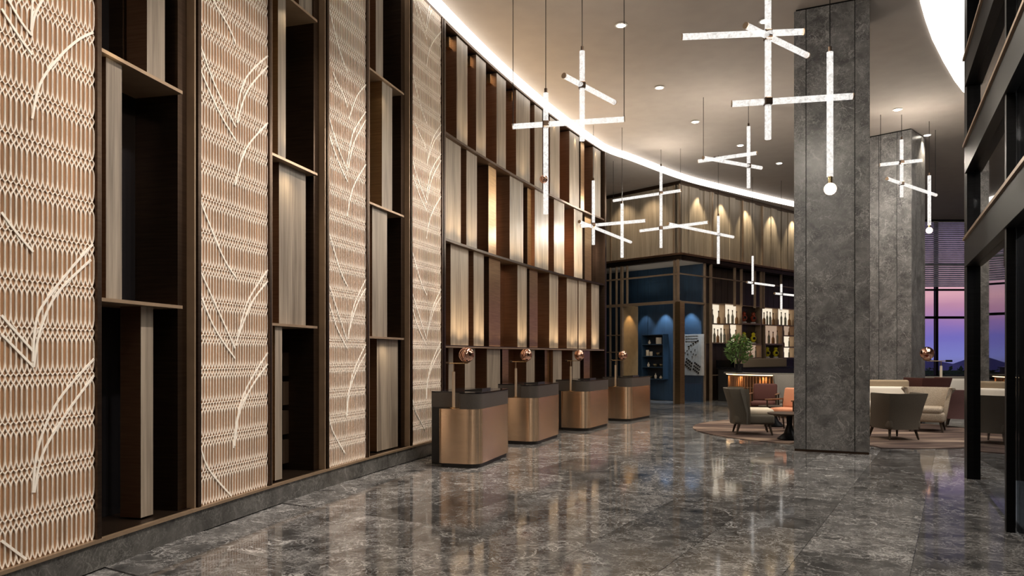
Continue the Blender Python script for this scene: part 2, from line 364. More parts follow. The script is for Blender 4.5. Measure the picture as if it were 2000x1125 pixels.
# outside the window
MB().box(0, 60, YF+.4, 70, -.5, -.2).build('terrace', 'paving_pale'); tag(bpy.data.objects['terrace'], 'pale paved terrace outside the dusk window', 'terrace')
tag(MB().box(8, 40, 39, 39.4, -.2, .55).build('parapet', 'stone_white', bevel=.03), 'low white parapet wall outside the dusk window', 'wall')
hb = MB()
for k in range(900):
    c = Vector((random.uniform(8, 40), random.uniform(40, 41), random.uniform(-.2, .95)))
    d = Vector((random.gauss(0, 1), random.gauss(0, 1), random.gauss(0, 1))).normalized()*.16; e = d.cross(Vector((random.random(), .3, random.random()))).normalized()*.1
    hb.add([c-d, c+e, c+d, c-e], [(0, 1, 2, 3)])
hb.box(8, 40, 40.15, 40.85, -.2, .8)
tag(hb.build('hedge', 'hedge'), 'dark green clipped hedge beyond the white parapet', 'hedge')
hl = MB(); pts = [(-50+k*12, 1.0+3*math.sin(k*.7)+2*math.sin(k*1.9+1)) for k in range(45)]
hl.add([(x, 420, -25) for x, h in pts]+[(x, 420+h*3, h) for x, h in pts]+[(x, 560, -25) for x, h in pts], [(i, i+1, 45+i+1, 45+i) for i in range(44)]+[(45+i, 45+i+1, 90+i+1, 90+i) for i in range(44)])
struct(hl.build('hills', 'hill', smooth=True))

# luminous ceiling field above the entrance and the curved luminous band
dome_edge = [(6.35, 11.4)]+[tuple(on_ceiling(px, py).xy) for px, py in ((1797, 0), (1807, 36), (1821, 75), (1842, 117), (1864, 155), (1880, 176))]+[(10.9, 17.1), (12.0, 17.6), (13.2, 17.2), (14, 16.2), (14, 9.0), (13.2, 7.6), (11, 6.6), (8.6, 6.8), (6.9, 8.0), (6.1, 9.6)]
tag(MB().prism(dome_edge[::-1], CEIL-.03, CEIL-.005).build('luminous_ceiling', 'dome_glow'), 'large glowing white ceiling field above the dark entrance', 'ceiling light')
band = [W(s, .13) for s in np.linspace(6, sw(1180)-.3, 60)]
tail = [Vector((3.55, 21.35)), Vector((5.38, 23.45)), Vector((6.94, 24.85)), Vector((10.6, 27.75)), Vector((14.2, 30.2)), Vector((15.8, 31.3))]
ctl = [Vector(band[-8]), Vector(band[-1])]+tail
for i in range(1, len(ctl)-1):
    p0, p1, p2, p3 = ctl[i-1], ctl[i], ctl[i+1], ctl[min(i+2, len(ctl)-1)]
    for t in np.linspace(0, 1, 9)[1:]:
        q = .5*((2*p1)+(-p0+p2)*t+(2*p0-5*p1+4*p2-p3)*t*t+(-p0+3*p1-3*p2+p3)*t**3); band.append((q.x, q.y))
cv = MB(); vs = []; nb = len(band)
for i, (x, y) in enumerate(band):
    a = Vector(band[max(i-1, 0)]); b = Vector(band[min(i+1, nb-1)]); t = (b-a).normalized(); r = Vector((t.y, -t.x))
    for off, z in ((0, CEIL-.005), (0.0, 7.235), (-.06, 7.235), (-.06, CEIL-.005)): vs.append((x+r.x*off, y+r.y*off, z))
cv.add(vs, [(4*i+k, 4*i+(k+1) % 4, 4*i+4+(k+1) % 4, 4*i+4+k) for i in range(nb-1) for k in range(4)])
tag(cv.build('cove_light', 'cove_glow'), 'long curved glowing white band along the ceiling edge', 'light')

# ------------------------------------------------------------------ lattice panels
PERIOD, PITCH = .315, .043
prof = [(0, 0), (.05, .2), (.11, .36), (.19, .45), (.30, .475), (.48, .48), (.64, .47), (.70, .40), (.75, .22), (.785, .05), (.82, .2), (.86, .36), (.90, .45), (.935, .475), (.965, .28)]
def lattice(name, s0, s1, label, strands):
    x, y = W((s0+s1)/2, 0)
    root = thing(name, (x, y, .226), label, 'wall panel', 'lattice panels on the curved wall')
    z0, z1 = .226, 7.26
    MB().wbox(s0, s1, -.06, .0, z0, z1, 6).build('backing_board', 'lattice_back', root)
    for a, b in ((s0-.045, s0-.003), (s1+.003, s1+.045)):
        MB().wbox(a, b, -.5, .035, z0, z1).build('edge_frame', 'dark_bronze', root)
    k = int(round((s1-s0)/PITCH)); pit = (s1-s0)/k
    zz = []; aa = []
    i = 0
    while True:
        done = False
        for v, a in prof:
            z = z0+(i+v)*PERIOD
            if z > z1: done = True; break
            zz.append(z); aa.append(a)
        if done: break
        i += 1
    zz = np.array(zz); aa = np.array(aa); nz_ = len(zz); hw = .0042
    V = []; Fc = []; base = 0
    quad = []
    for j in range(nz_-1):
        for q in range(3): quad.append((4*j+q, 4*j+q+1, 4*j+4+q+1, 4*j+4+q))
    quad = np.array(quad)
    for c in range(k):
        xc = s0+(c+.5)*pit
        for sg in (-1, 1):
            ss = xc+sg*aa*pit
            ph = []
            for dn, off in ((.001, -hw), (.009, -hw), (.009, hw), (.001, hw)):
                th = (ss+off)/WR; r = WR-dn
                ph.append(np.stack([WC[0]-r*np.cos(th), WC[1]+r*np.sin(th), zz], 1))
            arr = np.stack(ph, 1).reshape(-1, 3); V.append(arr); Fc.append(quad+base); base += len(arr)
    mb = MB(); mb.v = [tuple(v) for v in np.concatenate(V).tolist()]; mb.f = [tuple(f) for f in np.concatenate(Fc).tolist()]; mb.m = [0]*len(mb.f)
    o = mb.build('lattice_mesh', 'lattice_white', root); o['kind'] = 'stuff'
    for st in strands:
        P = [Vector(p) for p in st]
        if len(P) < 3: P = [P[0], (P[0]+P[1])/2, P[1]]
        pts = []
        for q in range(len(P)-1):
            p0 = P[max(q-1, 0)]; p1 = P[q]; p2 = P[q+1]; p3 = P[min(q+2, len(P)-1)]
            for t in np.linspace(0, 1, 7)[(1 if q else 0):]:
                pts.append(.5*((2*p1)+(-p0+p2)*t+(2*p0-5*p1+4*p2-p3)*t*t+(-p0+3*p1-3*p2+p3)*t**3))
        pts = [p for p in pts if s0-.001 <= p.x <= s1+.001 and z0 < p.y < z1]
        if len(pts) < 3: continue
        sv = []                                   # flat bar of bent metal lying on the lattice
        for i, p in enumerate(pts):
            t = (pts[min(i+1, len(pts)-1)]-pts[max(i-1, 0)]).normalized(); nn = Vector((-t.y, t.x))*.0085
            for w, dn in ((nn, .008), (nn, .014), (-nn, .014), (-nn, .008)):
                q = p+w; x, y = W(q.x, dn); sv.append((x, y, q.y))
        sb = MB().add(sv, [(4*i+k, 4*i+(k+1) % 4, 4*i+4+(k+1) % 4, 4*i+4+k) for i in range(len(pts)-1) for k in range(4)]+[(3, 2, 1, 0), tuple(4*len(pts)-4+k for k in range(4))])
        sb.build('strand', 'strand_white', root)
    return root
L1, L2, L3, L4 = (sw(0)-.35, sw(182)), (sw(387), sw(521)), (sw(638.5), sw(713)), (sw(802.5), sw(860))
def pxs(lst): return [[wpt(*p) for p in st] for st in lst]
st1 = pxs([[(183, 62), (150, 78), (110, 115), (75, 165), (60, 232)], [(0, 17), (30, 65), (60, 107)], [(12, -2), (40, 45), (58, 68)], [(80, 0), (65, 30), (58, 70)], [(62, -30), (58, 60)],
           [(0, 415), (30, 455), (62, 492)], [(183, 472), (140, 520), (85, 590), (67, 632), (61, 706)], [(183, 500), (109, 573), (75, 648), (63, 717)], [(0, 616), (61, 685)], [(0, 653), (63, 717)],
           [(181, 701), (112, 781), (72, 872), (61, 962)], [(181, 733), (123, 813), (80, 888), (64, 962)], [(0, 1056), (56, 1098)]])
st2 = pxs([[(521, 109), (477, 155), (457, 231)], [(521, 129), (481, 178), (461, 240)], [(521, 240), (477, 293), (457, 362)], [(387, 82), (419, 169), (459, 249)], [(388, 133), (423, 213), (459, 275)],
           [(405, -20), (419, 9), (445, 53), (458, 85)], [(387, 387), (432, 498), (459, 542)], [(387, 524), (423, 604), (457, 680)], [(392, 582), (419, 644), (457, 700)],
           [(521, 527), (481, 591), (459, 675)], [(521, 549), (490, 591), (463, 658)], [(521, 689), (481, 755), (461, 818), (454, 875)], [(521, 711), (490, 755), (465, 809), (457, 871)], [(387, 862), (405, 915), (450, 969)]])
def shift(sts, A, B, dz):
    r = [[(B[0]+(p[0]-A[0])/(A[1]-A[0])*(B[1]-B[0]), p[1]+dz) for p in st] for st in sts]
    return r+[[(p[0], p[1]+2.75) for p in st] for st in r if min(p[1] for p in st) > 1.9]
lattice('lattice_panel', *L1, 'widest pale lattice panel over copper, at the left edge of the picture', st1)
lattice('lattice_panel', *L2, 'pale lattice panel with leaf-shaped strands, second from the left edge', st2)
lattice('lattice_panel', *L3, 'pale lattice panel with leaf-shaped strands, third from the left edge', shift(st2, L2, L3, .12))
lattice('lattice_panel', *L4, 'narrow pale lattice panel next to the nearest check-in desk', shift(st2, L2, L4, .2))

# ------------------------------------------------------------------ fins: box on the wall, veneer front, bronze sides
def fin(root, px0, px1, z0, z1, n1, front='grey_oak', side='copper', n0=-.5, turn=0.0):
    s0 = sw(px0, n1); s1 = sw(px1, n1+turn)
    mb = MB(); A = W(s0, n1); B = W(s1, n1+turn); C_ = W(s1, n0); D = W(s0, n0)
    mb.cur = 0; mb.add([(*A, z0), (*B, z0), (*B, z1), (*A, z1)], [(0, 1, 2, 3)])
    mb.cur = 1; mb.add([(*A, z0), (*B, z0), (*C_, z0), (*D, z0), (*A, z1), (*B, z1), (*C_, z1), (*D, z1)], [(3, 2, 1, 0), (4, 5, 6, 7), (0, 4, 7, 3), (1, 2, 6, 5), (2, 3, 7, 6)])
    return mb.build('fin', [front, side], root)
def shelf(root, s0, s1, z, n1=.02, mat='bronze_trim', n0=-.5, t=.028):
    MB().wbox(s0, s1, n0, n1, z-t/2, z+t/2).build('shelf', mat, root)
def niche(pxa, pxb, zs, label, fins):
    s0, s1 = sw(pxa)+.03, sw(pxb)-.045
    x, y = W((s0+s1)/2, -.2); root = thing('display_niche', (x, y, .226), label, 'niche', 'dark niches between the lattice panels')
    MB().wbox(s0, s1, -.52, -.5, .226, 7.26).build('back_panel', 'black_gloss', root)
    MB().wbox(s1-.14, s1, -.5, -.06, .226, 7.26).build('jamb', 'dark_bronze', root)
    MB().wbox(s1-.02, s1, -.06, .02, .226, 7.26).build('jamb_edge', 'bronze_trim', root)
    MB().wbox(s0-.012, s0, -.5, .03, .226, 7.26).build('jamb', 'bronze_trim', root)
    for z in zs: shelf(root, s0, s1-.14, z, -.01)
    zz = [.226]+list(zs)+[7.26]
    for row, a, b, n1, fr, sd in fins: fin(root, a, b, zz[row]+.016, zz[row+1]-.016, n1, fr, sd, max(-.5, n1-.2))
    return root
nA = niche(185, 385, (2.03, 3.93, 5.80), 'wide dark niche with grey wood fins, nearest the camera', [(0, 275, 299, -.12, 'grey_oak', 'copper'), (1, 207, 238, -.05, 'grey_oak', 'copper'), (2, 287, 322, -.12, 'grey_oak', 'copper'), (2, 240, 277, -.36, 'copper', 'dark_bronze'), (3, 250, 290, -.1, 'grey_oak', 'copper')])
nB = niche(524, 637, (1.94, 3.77, 5.60), 'dark niche with one broad brightly lit wood fin between two lattice panels', [(0, 537, 551, -.04, 'grey_oak', 'gold_bronze'), (1, 545, 597, -.10, 'grey_oak', 'copper'), (2, 543, 558, -.04, 'grey_oak', 'gold_bronze'), (2, 562, 600, -.44, 'gold_bronze', 'dark_bronze'), (3, 584, 611, -.08, 'grey_oak', 'copper')])
nC = niche(716, 801, (1.855, 3.70, 5.54), 'narrow dark niche with stepped wood fins, farthest of the three', [(0, 736, 777, -.08, 'grey_oak', 'copper'), (1, 727, 756, -.06, 'grey_oak', 'copper'), (2, 746, 766, -.05, 'grey_oak', 'gold_bronze'), (3, 734, 748, -.06, 'grey_oak', 'copper'), (3, 752, 775, -.4, 'copper', 'dark_bronze')])
# dark drawers seen at the foot of the niches
for (pa, pb_, zs_) in ((552, 600, (.45, .8, 1.15, 1.5)), (757, 775, (2.2, 2.6, 3.0, 3.4))):
    r_ = nB if pa < 600 else nC
    for z in zs_: MB().wbox(sw(pa, -.4), sw(pb_, -.4), -.5, -.40, z-.14, z+.14, 1).build('drawer_front', 'dark_wood', r_)

# ------------------------------------------------------------------ wooden fin wall behind the desks
ZR = (.226, 1.755, 3.56, 5.36, 7.26)
s0, s1 = sw(865), sw(1181)
x, y = W((s0+s1)/2); wallw = thing('fin_wall', (x, y, .226), 'curved four-tier wall of grey wood and bronze fins behind the desks', 'feature wall')
MB().wbox(s0, s1, -.36, -.34, .226, 7.26, 24).build('back_panel', 'copper', wallw)
MB().wbox(s0-.03, s0+.03, -.4, .04, .226, 7.26).build('end_post', 'dark_bronze', wallw)
MB().wbox(s1-.10, s1, -.62, .05, .226, 7.26).build('end_post', 'dark_bronze', wallw)
for z in ZR[1:4]:
    shelf(wallw, s0, s1, z, .03, 'bronze_trim' if z < 2 else 'dark_bronze', -.36, .026)
    MB().wbox(s0+.1, s1-.12, .002, .012, z+.015, z+.022).build('led_strip', 'led_warm', wallw)
    MB().wbox(s0, s1, .02, .03, z+.013, z+.03, 24).build('shelf_lip', 'dark_bronze', wallw)
G, K, DB, GB = 'grey_oak', 'copper', 'dark_bronze', 'gold_bronze'
rows = {3: [(892, 913, 0, G), (930, 949, 0, G), (970, 988, 0, G), (1008, 1035, .0, G), (1044, 1059, 0, G), (1074, 1093, 0, G), (1112, 1131, 0, G), (1134, 1141, -.1, GB), (1158, 1173, 0, G)],
        2: [(870, 900, -.01, G), (911, 931.5, 0, G), (954, 969, -.06, GB), (995.5, 1022, 0, G), (1030, 1041, -.08, GB), (1044.5, 1071, 0, G), (1082, 1102, 0, G), (1121, 1137.5, 0, G), (1142, 1155, -.08, GB), (1157, 1174, -.2, DB)],
        1: [(880, 915, -.01, G), (925, 945, 0, G), (955, 977, -.05, GB), (1010.7, 1029, 0, G), (1034, 1050, -.06, GB), (1073, 1090, 0, G), (1107, 1128, 0, G), (1130, 1145, .01, G), (1155, 1170, 0, G)],
        0: [(876, 885, -.1, G), (908, 928, 0, G), (951, 977, 0, G), (981, 993, -.1, GB), (1028, 1044, 0, G), (1064, 1073, -.08, GB), (1080, 1097, 0, G), (1118, 1133, 0, G), (1140, 1152, -.08, GB)]}
for r, lst in rows.items():
    for a, b, n1, fr in lst: fin(wallw, a, b, ZR[r]+.018, ZR[r+1]-.018, n1-.03, fr, K if fr == G else DB, -.34)
for px in (878, 919, 958, 1000):
    q = sw(px, -.15); x, y = W(q, -.15)
    MB().wbox(q-.08, q+.08, -.2, -.12, 7.02, 7.2).build('spot_housing', 'brass', wallw)

# ------------------------------------------------------------------ stone columns
def column(name, corner, u, label, joints):
    u = Vector(u).normalized(); v = Vector((-u.y, u.x))
    if v.y < 0: v = -v
    SZ = 1.15; c0 = Vector(corner); ctr = c0+u*SZ/2+v*SZ/2
    root = thing(name, (ctr.x, ctr.y, 0), label, 'column', 'marble columns')
    P = lambda a, b: tuple(c0+u*a+v*b)
    def pr(a0, a1, b0, b1):
        p = [P(a0, b0), P(a1, b0), P(a1, b1), P(a0, b1)]
        ar = sum(p[i][0]*p[(i+1) % 4][1]-p[(i+1) % 4][0]*p[i][1] for i in range(4)); return p if ar > 0 else p[::-1]
    MB().prism(pr(.03, SZ-.03, .03, SZ-.03), 0, CEIL).build('core', 'black_frame', root)
    MB().prism(pr(.01, SZ-.01, .01, SZ-.01), 0, .035).build('base_strip', 'dark_bronze', root)
    ed = [0]+joints+[SZ]; g = .006
    for a, b in zip(ed[:-1], ed[1:]):
        for q in ((a+g, b-g, 0, .03), (a+g, b-g, SZ-.03, SZ)): MB().prism(pr(*q), .04, CEIL-.035).build('stone_panel', 'column_marble', root)
        a2, b2 = max(a+g, .03), min(b-g, SZ-.03)
        for q in ((0, .03, a2, b2), (SZ-.03, SZ, a2, b2)): MB().prism(pr(*q), .04, CEIL-.035).build('stone_panel', 'column_marble', root)
    return root
column('stone_column', (4.74, 12.4), (1.04, -.5), 'massive grey marble column in front of the lounge, nearest', [.19, .93])
column('stone_column', (9.39, 19.64), (.71, -.70), 'grey marble column farther back beside the dusk window', [.36, .80])

# ------------------------------------------------------------------ check-in desks
def rounded(poly, rads, seg=8):
    out = []; n = len(poly)
    for i in range(n):
        p = Vector(poly[i]); a = Vector(poly[i-1])-p; b = Vector(poly[(i+1) % n])-p; r = rads[i]
        if r <= 0: out.append(tuple(p)); continue
        A = p+a.normalized()*r; B = p+b.normalized()*r
        for k in range(seg+1):
            t = k/seg; q = A*(1-t)**2+p*2*t*(1-t)*1.0+B*t*t; out.append(tuple(q))
    return out
def make_desk():
    L = 1.55
    d = thing('check_in_desk', (0, 0, 0), 'x', 'desk', 'check-in desks'); BASE[d.name] = Vector()
    MB().prism(rounded([(-.58, .03), (-.03, .03), (-.03, L-.03), (-.58, L-.03)], [.04, .17, .17, .04]), 0, .06).build('plinth', 'black_leather', d)
    MB().prism(rounded([(-.62, 0), (0, 0), (0, L), (-.62, L)], [.06, .2, .2, .06]), .06, .84).build('bronze_body', 'bronze_desk', d, smooth='auto')
    MB().prism([(-.85, .30), (-.622, .30), (-.622, L-.02), (-.85, L-.02)], 0, .84).build('side_panel', 'black_leather', d, bevel=.006)
    MB().prism(rounded([(-.85, .30), (-.30, .30), (-.30, .004), (-.004, .004), (-.004, L-.004), (-.85, L-.004)], [0, 0, .03, .19, .19, 0]), .842, 1.06).build('leather_band', 'desk_leather', d, smooth='auto')
    MB().prism(rounded([(-.85, .30), (-.30, .30), (-.30, .0), (0, 0), (0, L), (-.85, L)], [0, 0, .03, .2, .2, 0]), 1.06, 1.075).build('desk_top', 'black_gloss', d, smooth='auto')
    return d
desk0 = make_desk()
def make_lamp():
    l = thing('globe_lamp', (0, 0, 0), 'x', 'lamp', 'globe lamps on the desks'); BASE[l.name] = Vector()
    MB().lathe([(.045, 0), (.045, .012), (.02, .016)], n=20).build('base', 'brass', l, smooth='auto')
    MB().tube([(0, 0, .012), (0, 0, .53)], .023, 12).build('stem', 'pale_brass', l, smooth='auto')
    MB().tube([(0, 0, .53), (0, 0, .652)], .007, 8).build('rod', 'bronze_trim', l, smooth='auto')
    ar_ = MB().tube([(-.10, 0, .652), (.22, 0, .652)], .007, 8).build('arm', 'brass', l, smooth='auto')
    MB().tube([(-.115, 0, .652), (-.075, 0, .652)], .02, 12).build('counterweight', 'dark_bronze', ar_, smooth='auto')
    MB().lathe([(.012, 0), (.05, .012), (.062, .03), (.055, .03), (.02, .012)], (.20, 0, .655), 20).build('cup', 'copper', ar_, smooth=True)
    g = MB().ball((.20, 0, .775), .112, 24).build('globe', 'copper_globe', l, smooth=True)
    return l
lamp0 = make_lamp()
def make_monitor():
    m = thing('tablet', (0, 0, 0), 'x', 'tablet', 'tablets lying on the desks'); BASE[m.name] = Vector()
    MB().add([(-.14, -.2, 0), (.14, -.2, 0), (.14, .2, 0), (-.14, .2, 0), (-.14, -.2, .012), (.14, -.2, .035), (.14, .2, .035), (-.14, .2, .012)], [(3, 2, 1, 0), (4, 5, 6, 7), (0, 1, 5, 4), (1, 2, 6, 5), (2, 3, 7, 6), (3, 0, 4, 7)]).build('body', 'black_leather', m)
    MB().add([(-.125, -.185, .0135), (.125, -.185, .0355), (.125, .185, .0355), (-.125, .185, .0135)], [(0, 1, 2, 3)]).build('screen', 'black_gloss', m)
    return m
mon0 = make_monitor()
dk = [((-.47, 10.42), 17, 'bronze-clad check-in desk nearest the camera'), ((.43, 13.2), 20.5, 'bronze-clad check-in desk, second from the camera'), ((1.60, 15.6), 25.5, 'bronze-clad check-in desk, third from the camera'), ((2.86, 17.9), 31, 'bronze-clad check-in desk farthest away, by the blue shop')]
for i, (c, a, lab) in enumerate(dk):
    rz = -math.radians(a); loc = (c[0], c[1], 0)
    R2 = Matrix.Rotation(rz, 4, 'Z'); wp = lambda x, y, z: tuple(Vector(loc)+R2 @ Vector((x, y, z)))
    wl = 'copper globe lamp on the '+('nearest', 'second', 'third', 'farthest')[i]+' check-in desk'
    tl = 'black tablet on the '+('nearest', 'second', 'third', 'farthest')[i]+' check-in desk'
    if i == 0:
        for o, p, l in ((desk0, loc, lab), (lamp0, wp(-.44, .15, .84), wl), (mon0, wp(-.3, .8, 1.075), tl)):
            o.location = p; o.rotation_euler = (0, 0, rz); o['label'] = l
    else:
        clone(desk0, loc, rz, lab); clone(lamp0, wp(-.44, .15, .84), rz, wl); clone(mon0, wp(-.3, .8, 1.075), rz, tl)

# ------------------------------------------------------------------ pavilion: blue shop below, boarded box above, bar wall on its right face
CB = Vector((5.58, 24.5)); UL = Vector((-.670, .742)); UR = Vector((.742, .670))
def tsol(px, C, u):                       # distance along u from C at which the vertical plane meets pixel column px
    k = (px-CX)/F; return (k*C.y-C.x)/(u.x-k*u.y)
def facep(t, C, u, n=0.0, nrm=None):
    q = C+u*t+(nrm*n if nrm else Vector((0, 0))); return q
def zat(px, py, C, u):
    q = C+u*tsol(px, C, u); return EYE+(HY-py)/F*q.y
def slab(mb, C, u, nrm, t0, t1, n0, n1, z0, z1):
    p = [C+u*t0+nrm*n0, C+u*t1+nrm*n0, C+u*t1+nrm*n1, C+u*t0+nrm*n1]
    ar = sum(p[i].x*p[(i+1) % 4].y-p[(i+1) % 4].x*p[i].y for i in range(4))
    return mb.prism([tuple(q) for q in (p if ar > 0 else p[::-1])], z0, z1)
OL, OR_ = -UR, -UL                         # outward normals of the left and the right face
TLmax, TRmax = 6.5, 9.6
ZB = 5.02
pav = thing('bar_pavilion', (CB.x, CB.y, 0), 'two-storey corner volume with blue shop below and wood boards above', 'pavilion')
# upper box
slab(MB(), CB, UL, OL, 0, TLmax, -.12, 0, ZB, CEIL-.06).build('upper_panel', 'boards', pav)
be = [1329, 1345, 1364, 1376, 1386, 1394, 1403, 1424, 1435, 1449, 1463, 1474, 1487, 1505, 1516, 1527, 1538, 1550, 1563, 1577, 1590, 1602]
for k, (a, b) in enumerate(zip(be[:-1], be[1:])):
    ta, tb = max(tsol(a, CB, UR), .01), tsol(b, CB, UR)
    if tb > TRmax+3: break
    slab(MB(), CB, UR, OR_, ta+.008, tb-.008, -.1, (0, .03, -.03)[k % 3], ZB+.02, CEIL-.1).build('board', 'boards', pav)
TR2 = 9.8
slab(MB(), CB, UR, OR_, 0.0, TR2, -.2, -.1, ZB, CEIL-.06).build('board_backing', 'dark_bronze', pav)
for (u, n, T) in ((UL, OL, TLmax), (UR, OR_, TR2)):
    slab(MB(), CB, u, n, -.1 if u is UL else 0, T, -.25, .10, ZB-.07, ZB).build('ledge', 'copper', pav)
    slab(MB(), CB, u, n, -.06 if u is UL else 0, T, -.25, .06, ZB-.22, ZB-.09).build('ledge', 'dark_bronze', pav)
    slab(MB(), CB, u, n, 0, T, -.2, .03, CEIL-.12, CEIL-.005).build('cornice', 'dark_bronze', pav)
for px in (1193, 1316): t = tsol(px, CB, UL); slab(MB(), CB, UL, OL, t-.03, t+.03, 0, .02, ZB, CEIL-.12).build('bronze_strip', 'bronze_trim', pav)
for px in (1326, 1390, 1449.6, 1488): t = tsol(px, CB, UR); slab(MB(), CB, UR, OR_, t-.025, t+.025, 0, .05, ZB, CEIL-.12).build('bronze_strip', 'bronze_trim', pav)
# shop front
ZT = ZB-.22
zt1, zt2 = 4.34, 3.40
DT0, DT1 = tsol(1319, CB, UL), tsol(1213.5, CB, UL)
def mull(px, u, n, z0, z1, w=.03, dep=.08):
    t = tsol(px, CB, u); slab(MB(), CB, u, n, t-w, t+w, -dep, .01, z0, z1).build('mullion', 'bronze_trim', pav)
for px in (1181, 1191, 1203): mull(px, UL, OL, 0, ZT, .02)
mull(1213.5, UL, OL, 0, ZT, .045); mull(1224, UL, OL, zt2, ZT, .02); mull(1316.5, UL, OL, 0, ZT, .03)
slab(MB(), CB, UL, OL, -.02, DT0, -.24, .02, 0, zt2).build('corner_post', 'gold_bronze', pav)
mull(1326, UR, OR_, zt2, ZT, .025)
for px in (1377.6, 1390): mull(px, UR, OR_, 0, ZT, .03)
for px in (1436.5, 1449.6, 1476, 1488, 1493, 1527, 1560, 1590): mull(px, UR, OR_, zt2, ZT, .02)
TS = tsol(1377.6, CB, UR)
def rail(u, n, t0, t1, z, h=.025): slab(MB(), CB, u, n, t0, t1, -.07, .008, z-h, z+h).build('rail', 'bronze_trim', pav)
rail(UL, OL, 0, TLmax, zt1); rail(UR, OR_, 0, TR2, zt1, .018); rail(UL, OL, 0, TLmax, zt2, .05); rail(UR, OR_, 0, TS, zt2, .035)
for z in (2.34, 1.73): rail(UL, OL, DT1, TLmax, z, .018)
rail(UR, OR_, tsol(1390, CB, UR), tsol(1440, CB, UR), .92, .012)
slab(MB(), CB, UL, OL, DT1+.05, TLmax, -.045, -.035, 0, ZT).build('glass_pane', 'clear_glass', pav)
slab(MB(), CB, UL, OL, DT0, DT1, -.045, -.035, zt2+.05, ZT).build('glass_pane', 'clear_glass', pav)
slab(MB(), CB, UR, OR_, .05, TS-.03, -.045, -.035, 0.05, ZT).build('glass_pane', 'clear_glass', pav)
slab(MB(), CB, UL, OL, DT1-.04, DT1+.04, -.9, -.08, 0, zt2).build('door_reveal', 'gold_paint', pav)
# shop room
DA = 1.35; CA = CB+UR*DA
slab(MB(), CA, UL, UR, .06, TLmax, 0, .12, 0, ZT+.1).build('blue_wall', 'navy', pav)
slab(MB(), CB, UL, OL, 0.0, TLmax, -DA, -.05, ZT-.02, ZT+.06).build('shop_ceiling', 'ceiling_paint', pav)
slab(MB(), CB, UL, OL, TLmax-.1, TLmax, -DA, -.05, 0, ZT).build('blue_wall', 'navy', pav)
for t in (tsol(1265, CA, UL), tsol(1246, CA, UL)): slab(MB(), CA, UL, -UR, t-.012, t+.012, 0, .02, 0, ZT).build('wall_batten', 'navy', pav)
# bar back wall on the right face
slab(MB(), CB, UR, OR_, TS, TR2, -.62, -.55, 0, ZT).build('bar_back', 'dark_wood', pav)
slab(MB(), CB, UR, OR_, TS+.02, TS+.10, -.62, -.05, 0, ZT).build('bar_cheek', 'dark_bronze', pav)
for k in range(26):
    t = TS+.2+k*.42
    if t < TR2: slab(MB(), CB, UR, OR_, t, t+.40, -.56, -.535, 0, ZT).build('wall_board', 'dark_wood', pav)
# niche with shelves in the blue wall (frame stands proud so it reads as a recess)
ta, tb = tsol(1304, CA, UL), tsol(1264, CA, UL); zn0, zn1 = zat(1284, 740, CA, UL), zat(1284, 655, CA, UL)
shf = thing('wall_shelf', tuple(CA+UL*((ta+tb)/2))+(zn0,), 'dark blue shelf unit with small displayed goods inside the shop', 'shelf')
slab(MB(), CA, UL, -UR, ta-.03, ta, 0, .3, zn0, zn1).build('side', 'navy', shf); slab(MB(), CA, UL, -UR, tb, tb+.03, 0, .3, zn0, zn1).build('side', 'navy', shf)
slab(MB(), CA, UL, -UR, ta-.03, tb+.03, 0, .3, zn1, zn1+.03).build('top', 'navy', shf)
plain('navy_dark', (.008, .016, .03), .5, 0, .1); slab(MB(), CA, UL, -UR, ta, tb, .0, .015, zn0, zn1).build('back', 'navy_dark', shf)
zsh = [zn0+(zn1-zn0)*f for f in (0, .27, .52, .79)]
for z in zsh: slab(MB(), CA, UL, -UR, ta, tb, .015, .3, z-.015, z+.012).build('shelf_board', 'navy', shf)
nm = ('bottom', 'second', 'third', 'top')
wdt = tb-ta
for r, items in enumerate(([('jar', .2, .12), ('jar', .45, .2), ('bowl', .7, .09)], [('bowl', .15, .1), ('bowl', .45, .1), ('jar', .8, .16)], [('box', .85, .22), ('box', .68, .16), ('bowl', .3, .12)], [('frame', .3, .24), ('jar', .75, .15)])):
    for kind, f, h in items:
        q = CA+UL*(ta+wdt*f)-UR*.16; z = zsh[r]+.0125
        mb = MB()
        if kind == 'jar': mb.lathe([(.03, 0), (.05, .3*h), (.045, .6*h), (.018, .75*h), (.018, .92*h), (.026, h)], (q.x, q.y, z), 12)
        elif kind == 'bowl': mb.lathe([(.04, 0), (.08, .5*h), (.10, h), (.09, h), (.03, .3*h)], (q.x, q.y, z), 14)
        elif kind == 'box': mb.rbox((q.x, q.y, z+h/2), (.1, .1, h), .01, 2)
        else: mb.rbox((q.x, q.y, z+h/2), (.2, .06, h), .012, 2)
        tag(mb.build({'jar': 'jar', 'bowl': 'bowl', 'box': 'gift_box', 'frame': 'picture_frame'}[kind], 'cream_fabric' if kind != 'bowl' else 'brass', smooth='auto'),
            'small pale %s %s on the %s shelf of the blue shop' % ({'box': 'tall box' if h > .2 else 'short box', 'frame': 'framed picture'}.get(kind, kind), 'at left' if f > .6 else ('at right' if f < .32 else 'in the middle'), nm[r]), {'frame': 'picture'}.get(kind, kind), 'goods on the blue shop shelves')
